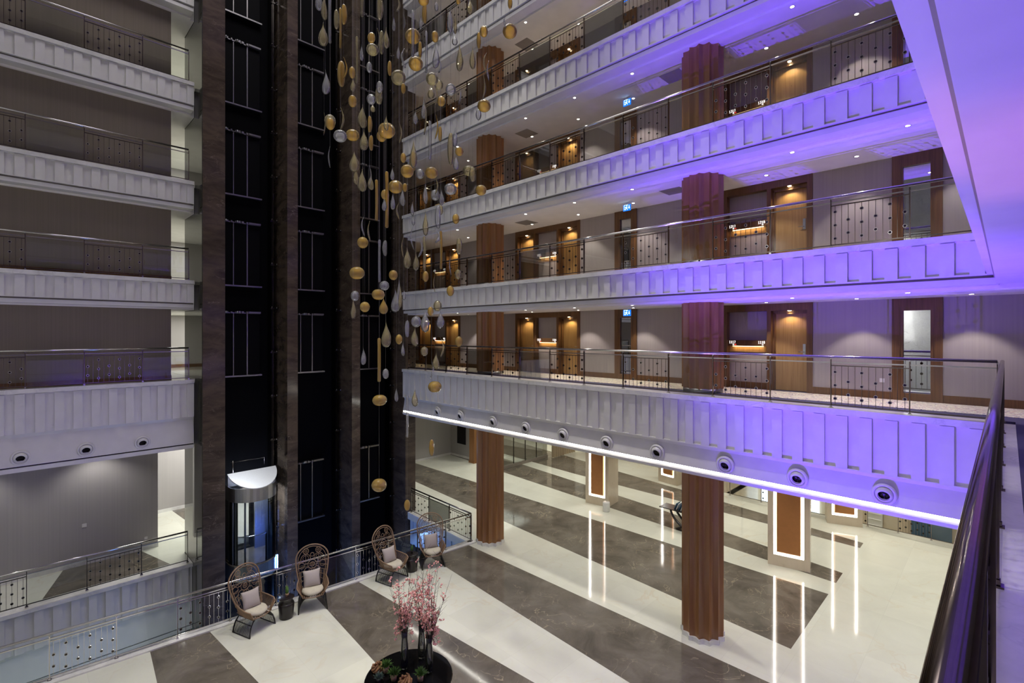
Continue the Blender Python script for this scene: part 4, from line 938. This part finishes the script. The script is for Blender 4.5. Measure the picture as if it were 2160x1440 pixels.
# ---------------------------------------------------------------- hanging glass
PT = """pC 3.947 8.879 13.935 13.561 0.065 673;pG 3.819 8.369 13.57 13.105 0.05 685;rC 4.515 9.66 14.442 13.526 0.03 696;pG 3.714 8.199 12.952 12.546 0.078 682;nG 4.484 9.315 14.032 13.648 0.052 710;rA 4.303 8.78 13.737 12.984 0.022 718;nA 3.881 7.792 13.144 12.807 0.048 725;rG 4.896 9.067 14.426 13.966 0.031 764;nG 4.224 7.248 13.192 12.797 0.051 800;uG 5.338 8.493 14.363 13.995 0.052 838;dA 4.871 6.941 13.356 13.206 0.093 893;nA 5.765 8.161 14.206 13.822 0.052 897;pC 6.164 9.948 14.956 14.599 0.041 831;rC 4.848 7.224 13.228 12.433 0.027 871;sA 5.086 7.579 13.162 12.908 0.137 871;pC 6.189 8.924 14.519 14.213 0.041 887;uC 6.642 10.28 15.397 14.967 0.035 852;dA 5.198 9.239 13.855 13.644 0.078 783;sG 4.858 8.596 13.219 13.004 0.116 786;uG 6.135 10.61 14.953 14.464 0.044 797;nG 5.977 10.165 14.626 14.085 0.058 805;pG 4.849 8.08 13.314 12.919 0.06 815;rG 4.165 7.891 12.777 11.974 0.023 753;pC 4.174 7.741 12.584 12.299 0.032 763;pC 5.066 8.032 13.06 12.795 0.033 840;dA 6.892 9.363 14.662 14.414 0.085 918;pC 5.322 7.223 12.881 12.412 0.066 918;uC 6.377 8.514 13.521 13.2 0.045 927;nA 5.558 8.034 13.324 13.009 0.036 886;uC 5.724 8.829 13.59 13.187 0.049 853;sA 6.235 9.173 13.741 13.446 0.159 877;nA 4.415 8.958 12.861 12.371 0.072 720;uA 4.286 8.581 12.743 12.339 0.037 727;eA 4.855 9.391 13.087 12.847 0.064 743;pG 4.644 8.953 12.622 12.352 0.051 744;pC 4.001 8.747 12.467 12.013 0.071 686;eC 5.582 10.013 13.701 13.458 0.064 779;nA 5.801 9.523 13.62 13.295 0.046 822;dG 4.925 7.795 12.435 12.188 0.133 840;sG 6.125 8.422 13.077 12.82 0.128 912;sG 7.096 9.495 13.664 13.431 0.106 926;pG 6.61 9.136 13.261 12.938 0.082 909;sC 5.829 7.429 12.389 12.174 0.099 951;sA 7.392 9.797 13.483 13.236 0.105 930;eA 4.703 7.292 11.954 11.774 0.041 851;eC 5.017 8.606 12.571 12.337 0.063 801;nG 5.708 9.822 13.114 12.742 0.079 799;sA 3.937 7.6 11.595 11.398 0.069 744;sC 5.374 9.56 12.761 12.548 0.095 783;pG 5.823 10.279 12.939 12.752 0.058 787;uG 4.818 9.777 12.372 11.918 0.055 720;sG 4.444 9.504 12.025 11.768 0.108 696;sA 4.27 9.122 11.79 11.562 0.085 697;uG 4.61 10.142 12.312 11.844 0.028 683;pG 5.729 10.556 12.987 12.427 0.104 766;nA 4.964 8.892 11.97 11.649 0.044 780;dA 5.628 9.365 12.164 11.854 0.182 816;sA 5.9 10.034 12.277 12.027 0.113 805;dC 4.009 8.182 11.207 11.01 0.114 718;dA 5.173 9.987 12.077 11.839 0.142 744;pG 4.44 8.163 11.348 10.962 0.075 767;nA 4.217 7.495 10.986 10.732 0.037 783;uG 5.416 8.522 11.871 11.45 0.042 843;uG 5.572 7.546 12.294 11.94 0.034 919;uA 5.908 8.008 12.011 11.532 0.04 919;nA 5.838 7.768 11.691 11.406 0.039 928;pC 6.719 9.902 12.973 12.625 0.062 876;pC 7.046 10.04 13.402 12.891 0.07 893;rC 5.164 7.169 11.419 10.727 0.026 907;dA 6.157 6.854 12.004 11.794 0.125 1021;eC 6.714 7.644 12.267 12.041 0.059 1009;nG 6.57 8.366 11.948 11.266 0.067 951;pC 5.838 7.308 11.576 11.163 0.044 960;sA 5.286 6.504 10.815 10.665 0.071 969;nA 7.064 7.082 14.435 14.223 0.048 1076;uC 6.914 7.072 14.002 13.772 0.037 1066;sA 7.206 7.231 14.032 13.747 0.149 1076;dA 7.749 8.637 14.842 14.597 0.096 1020;nA 7.161 8.143 14.24 13.885 0.048 1010;pC 6.425 8.672 14.839 14.595 0.043 921;pC 6.776 8.647 14.855 14.267 0.069 950;pG 5.331 6.673 13.126 12.793 0.031 960;pG 7.544 8.894 15.524 15.13 0.076 991;eA 7.135 8.817 15.292 15.149 0.054 967;pC 7.32 9.175 14.711 14.44 0.068 959;pG 6.218 7.651 13.44 12.848 0.071 969;pG 6.444 7.501 13.398 12.918 0.061 998;uC 6.108 6.68 12.649 12.285 0.036 1030;uG 7.112 7.867 13.664 13.227 0.05 1024;uG 5.899 6.595 12.301 11.834 0.042 1019;uC 5.434 6.692 11.965 11.629 0.032 968;rC 5.251 7.401 13.124 12.377 0.021 899;uG 5.113 7.254 11.735 11.179 0.037 896;pG 4.963 8.259 11.795 11.498 0.045 816;uC 3.744 8.018 10.814 10.462 0.026 696;pG 3.883 7.451 10.642 10.286 0.078 747;pG 4.089 7.748 10.498 10.179 0.049 753;pG 4.637 8.572 10.783 10.344 0.084 764;uC 4.087 7.326 10.412 10.074 0.027 779;pG 5.271 9.369 10.997 10.668 0.064 783;rA 4.416 7.678 10.338 9.627 0.027 794;rA 4.773 7.942 10.621 9.593 0.032 816;pC 5.068 8.228 10.834 10.585 0.04 828;sA 6.575 10.532 11.407 11.092 0.179 834;eA 5.209 8.727 10.54 10.338 0.081 812;pC 4.38 7.371 9.968 9.736 0.04 810;pC 4.527 7.339 10.07 9.772 0.04 828;eA 5.25 8.086 10.538 10.374 0.048 854;pC 6.35 9.86 11.023 10.618 0.067 850;uG 4.741 7.493 9.97 9.677 0.037 841;eA 4.482 6.95 10.625 10.463 0.048 851;dA 4.824 7.358 10.608 10.389 0.114 859;nA 5.856 8.719 11.456 11.048 0.065 871;pG 4.626 6.873 10.883 10.384 0.06 872;sC 7.034 10.168 11.711 11.466 0.103 886;dA 5.726 7.888 10.905 10.691 0.124 911;pC 6.632 9.356 11.122 10.631 0.06 898;sC 6.8 9.238 10.965 10.72 0.102 918;uG 5.436 7.359 10.534 10.228 0.038 920;dC 7.108 9.07 11.134 10.88 0.145 950;sG 7.731 9.154 11.714 11.471 0.149 989;nG 7.46 8.703 11.511 11.172 0.075 997;sA 7.427 8.374 11.023 10.787 0.124 1014;pC 6.801 9.003 10.941 10.562 0.059 931;eG 5.519 7.328 10.036 9.854 0.048 930;nC 4.991 6.693 9.816 9.432 0.048 924;sA 6.892 8.601 10.325 10.101 0.079 962;pG 5.829 8.234 10.163 9.637 0.058 898;pC 6.79 10.131 10.865 10.511 0.044 870;pC 6.933 10.298 10.588 10.331 0.041 872;uC 6.843 10.188 10.3 9.739 0.051 871;uC 7.126 9.617 10.181 9.855 0.088 921;rA 7.042 9.342 10.079 9.184 0.032 930;uG 5.539 8.599 9.626 9.224 0.034 850;pG 6.017 9.178 9.565 9.088 0.08 859;pG 6.519 9.599 9.558 9.124 0.072 877;uC 6.853 9.937 9.962 9.51 0.063 884;rG 6.552 9.304 9.883 9.101 0.033 895;eA 5.905 8.341 8.954 8.735 0.062 898;nG 5.696 7.023 9.414 9.119 0.055 968;eG 6.053 7.489 8.927 8.734 0.061 966;uG 7.269 9.896 9.114 8.703 0.032 917;sA 6.088 7.769 8.634 8.427 0.075 950;uC 7.447 9.482 9.55 9.094 0.032 951;uC 5.338 9.799 10.225 9.784 0.041 768;uG 4.373 7.827 9.644 9.297 0.035 780;sA 5.645 10.421 9.893 9.635 0.127 765;rC 4.45 7.636 9.306 8.568 0.023 800;nC 6.318 10.575 9.925 9.546 0.058 813;dA 5.071 9.604 9.079 8.82 0.157 753;sA 5.531 8.947 8.996 8.788 0.092 830;sC 4.231 7.111 8.54 8.388 0.078 811;pC 5.867 9.252 8.888 8.312 0.045 842;pC 6.495 8.094 11.39 11.074 0.06 962;sC 5.513 10.529 8.665 8.428 0.096 749;dA 4.568 7.881 8.473 8.287 0.114 798;pC 5.644 9.069 8.636 8.13 0.101 833;pG 5.352 8.41 8.648 8.191 0.041 844;pC 6.56 10.14 8.75 8.48 0.042 852;pG 4.478 8.625 8.347 7.959 0.049 745;sA 5.089 9.307 8.342 8.127 0.102 770;pA 6.116 10.315 8.537 8.136 0.104 809;pG 5.125 8.556 7.936 7.414 0.094 814;rA 5.182 8.909 7.606 6.721 0.034 800;eA 5.592 8.83 7.675 7.468 0.07 842;pC 5.451 8.455 7.534 7.243 0.037 850;nC 4.911 7.488 7.923 7.626 0.042 859;sC 4.607 6.768 7.976 7.794 0.083 878;pC 6.092 8.617 8.218 7.712 0.094 897;eA 5.608 7.761 8.201 8.025 0.058 908;sG 6.286 8.451 8.384 8.153 0.086 923;pC 5.211 6.936 8.11 7.782 0.065 928;sA 6.614 8.155 7.634 7.413 0.083 968;pG 5.255 7.744 7.817 7.458 0.068 876;sG 5.957 8.459 7.42 7.237 0.078 895;uG 6.851 9.069 7.606 7.165 0.057 931;pG 5.993 8.089 7.321 6.974 0.068 921;uC 6.326 8.732 7.115 6.743 0.041 910;dA 6.582 8.952 6.639 6.392 0.151 917;pG 5.676 8.369 6.598 6.23 0.065 876;pC 4.964 9.147 7.426 7.057 0.053 766;eC 6.242 10.433 6.86 6.616 0.075 813;dA 5.603 9.61 6.37 6.131 0.157 801;pC 6.332 10.101 6.447 6.098 0.047 836;rC 6.699 10.218 6.22 5.195 0.03 859;nA 5.462 7.523 5.738 5.437 0.047 911;dA 4.802 8.256 5.001 4.765 0.139 800;eA 6.18 9.427 4.011 3.766 0.07 859"""
KN = {'d':'flattened glass bubble','s':'round glass bubble','e':'small glass egg','p':'glass teardrop','n':'long glass seed','r':'glass rod','u':'curled glass horn'}
CN = {'A':('amber','amber'),'G':('smoky gold','gold'),'C':('clear','clear')}
ZN = [(707,'before the middle lift shaft'),(760,'before the third marble pier'),(832,'before the third lift shaft'),(880,'before the last marble pier'),(985,'before the far gallery ends'),(9999,'before the farther fluted columns')]
items = []
for s in PT.split(';'):
    v = s.split(); items.append((v[0][0], v[0][1], *map(float, v[1:6]), next(n for x, n in ZN if float(v[6]) < x)))
rank = {}
for k, it in enumerate(items): rank.setdefault((it[0], it[1], it[7]), []).append(k)
for v in rank.values(): v.sort(key=lambda k: -items[k][4])
def blown(kind, r, h, rn):
    mb = MB(); n = 16
    if kind in 'se': prof = [(r*math.sin(PI*j/12), -h/2*math.cos(PI*j/12)) for j in range(13)]
    elif kind == 'd': prof = [(r*math.sin(PI*j/14)**.82*(1-.0*j), -h/2*math.copysign(abs(math.cos(PI*j/14))**1.05, math.cos(PI*j/14))) for j in range(15)]
    elif kind == 'n': prof = [(r*math.sin(PI*j/14)**.7, -h/2*math.cos(PI*j/14)) for j in range(15)]
    elif kind == 'p':
        prof = []
        for j in range(17):
            f = j/16; q = .30; b = math.sqrt(max(0,1-(1-f/q)**2)) if f < q else (.5+.5*math.cos((f-q)/(1-q)*PI))*.90+.10*(1-(f-q)/(1-q))
            prof.append((r*max(b, .0 if f in (0,1) else .04), -h/2+h*f))
    elif kind == 'r': prof = [(0,-h/2),(r*.8,-h/2+r*.3),(r,-h/2+r),(r*.95,-h*.2),(r,0),(r*.92,h*.3),(r,h/2-r),(r*.7,h/2-r*.3),(0,h/2)]
    if kind == 'u':
        dx = rn.choice((-1,1))*rn.uniform(.8,1.3)*r; dy = rn.uniform(-.5,.5)*r; pts = []; rs = []
        for j in range(13):
            f = j/12; pts.append((dx*math.sin(f*PI*1.15-.3), dy*f, -h/2+h*f)); rs.append(max(.003, r*.55*math.sin(PI*min(1, f*.9+.1))**.8*(1-.55*f)))
        mb.tube(pts, rs, 10); top = (pts[-1][0], pts[-1][1])
    else:
        mb.lathe(prof, n=n)
        lx, ly = rn.uniform(-.12,.12), rn.uniform(-.12,.12)
        if kind in 'pnr':   # hand-blown bend
            bd = rn.uniform(-.35,.35)*r
            mb.v = [(x+bd*math.sin((z/h+.5)*PI), y, z) for x, y, z in mb.v]
        top = (0, 0)
    return mb, top
rn = random.Random(3)
for k, (kd, co, a, b, z1, z2, r, zone) in enumerate(items):
    lst = rank[(kd, co, zone)]; j = lst.index(k)
    rk = 'only one of its kind' if len(lst) == 1 else (('' if j == 0 else ORD[j]+' ')+'highest of its kind' if j < len(lst)-1 else 'lowest of its kind')
    mb, top = blown(kd, r, z1-z2, rn)
    o = mb.build('glass_pendant', CN[co][1]); o.location = (a, b, (z1+z2)/2)
    if kd in 'd': o.rotation_euler = (rn.uniform(-.12,.12), rn.uniform(-.12,.12), 0)
    tag(o, f'{CN[co][0]} {KN[kd]}, {rk} hanging {zone}', 'glass pendant', 'hanging blown-glass drops')
    mb = MB(); mb.tube([(top[0],top[1],(z1-z2)/2-.005),(top[0],top[1],25.98-(z1+z2)/2)], .0010, 3, smooth=False)
    w = mb.build('wire', 'wire'); w.parent = o; w.rotation_euler = o.rotation_euler.to_matrix().inverted().to_euler()

# ---------------------------------------------------------------- light
for a in (13.6, 16.4, 19.6, 22.4):
    for b in (-1, 2.6, 6.6, 10.0, 14.5, 17.5, 21.5):
        spot((a, b, 4.25), (a, b, 0), E_LOBBY, (1,.97,.90), 110, .6, .05)
for b in (12.5, 17, 22): spot((24.8, b, 4.25), (24.8, b, 0), E_LOBBY, (1,.96,.88), 110, .6, .05)
for a in (25.5, 27.8):
    for b in (1, 4.5, 8): spot((a, b, 4.25), (a, b, -2.7), E_LOBBY, (1,.94,.82), 120, .6, .05)
for a in (-4, -1, 2): spot((a, 21.0, 3.95), (a, 21.2, 0), 60, (1,.96,.92), 120, .7, .05)
for i in range(-1, 5):
    z = 3.95 if i < 0 else ZF[i+1]-.96
    area((5.6, 23.3, z), (5.6, 23.3, 0), 85 if i >= 0 else 190, (1,.98,.93), 2.0, 3.0)
    if i >= 0:
        pass
for f in range(1): pass
area((5.0, 12.0, 25.9), (5.0, 12.6, 0), E_TOP, (1,.96,.95), 9, 6)
for a, b in ((2.5, 6), (8.0, 6.5), (2.5, 11.5), (8.5, 11.5)): spot((a, b, 25.8), (a*.9+.6, b*.95, 0), E_TOPSPOT, (1,.95,.86), 44, .8, .3)
area((21.5, 23.4, 4.2), (21.5, 23.4, 0), 160, (.95,1,.9), 3.5, 4)
for bb in (4, 9, 14):
    for zz in (8.4, 11.6): area((-4.6, bb, zz), (-6, bb, zz-1.2), 45, (1,.98,.95), .5, 3)
for i in range(3):
    for aa in (1.5, 4.5, 7.5, 10.5): spot((aa, -1.5, ZF[i+1]-1.0), (aa, -1.5, 0), 30, WARM, 110, .5, .04)
# violet floods standing on the lobby floor below the camera, throwing light up the near corner
VIO = (.145, .045, 1.0)
spot((7.6, 2.6, .35), (11.9, 1.2, 6.4), E_VIO*.44, VIO, 96, 1, .06)
spot((1.5, 5.0, .35), (12.2, 2.2, 13.2), E_VIO*6.5, VIO, 50, .9, .05)
spot((7.4, 3.2, .35), (11.6, 1.6, 12.0), E_VIO*1.6, VIO, 74, .8, .06)
spot((3.5, 3.6, .35), (4.5, .1, 9.0), E_VIO*2.1, VIO, 80, .8, .06)
spot((2.2, 3.4, .35), (3.4, -.2, 8.6), 750, (1,.30,.20), 16, .9, .1)
spot((1.0, 6.0, .35), (.3, 21, 6.6), E_VIO*.25, VIO, 36, .8, .1)
# blue light of the lifts in the lower hall
area((9.5, 17.2, -1.0), (9.5, 17.2, -4.4), 70, (.10,.30,1), 3.5, 1.2)
area((0, 17.5, -.8), (0, 17.5, -4.4), 26, (.5,.76,1), 7, 2)
area((12.6-.9, 17.0, -.6), (12.5, 16, -3), 10, (.3,.5,1), 1, 1)
area((6.4, 16.7, -3.8), (8.4, 18.4, 1.2), 130, (.10,.28,1), 3, 1)
p_ = bpy.data.lights.new('cab_light', 'POINT'); p_.energy = 85; p_.color = (.75,.85,1); p_.shadow_soft_size = .15
o = bpy.data.objects.new('cab_lamp', p_); C.objects.link(o); o.location = (5.9, 18.6, 1.9)
for c_ in CC: spot((c_[0]+.62, c_[1]-.45, 4.22), (c_[0]+.45, c_[1]-.35, 0), 26, (1,.72,.40), 70, .6, .03)
spot((5.6, 17.3, 6.6), (5.86, 18.2, 2.8), 420, (.9,.95,1), 34, .6, .1)
w = bpy.data.worlds.new('world'); sc.world = w; w.use_nodes = True
w.node_tree.nodes['Background'].inputs[0].default_value = (.55,.55,.6,1); w.node_tree.nodes['Background'].inputs[1].default_value = .03

# ---------------------------------------------------------------- camera
cam = bpy.data.cameras.new('camera'); co = bpy.data.objects.new('camera', cam); C.objects.link(co); sc.camera = co
F_ = 1049.74; PH = math.radians(44.8567)
cam.sensor_width = 36; cam.lens = F_/2160*36; cam.shift_y = -(720-702.3)/2160; cam.clip_start = .02; cam.clip_end = 200
co.location = (0, 0, ZE); co.rotation_euler = (PI/2, 0, -(PI/2-PH))
vs_ = sc.view_settings; vs_.view_transform = 'Standard'; vs_.look = 'None'; vs_.exposure = EXPO; vs_.gamma = 1; vs_.use_curve_mapping = False
cy = sc.cycles; cy.max_bounces = 8; cy.diffuse_bounces = 4; cy.glossy_bounces = 4; cy.transmission_bounces = 6; cy.transparent_max_bounces = 24
cy.caustics_reflective = False; cy.caustics_refractive = False; cy.sample_clamp_indirect = 4; cy.use_denoising = True; cy.use_adaptive_sampling = True; cy.adaptive_threshold = .015
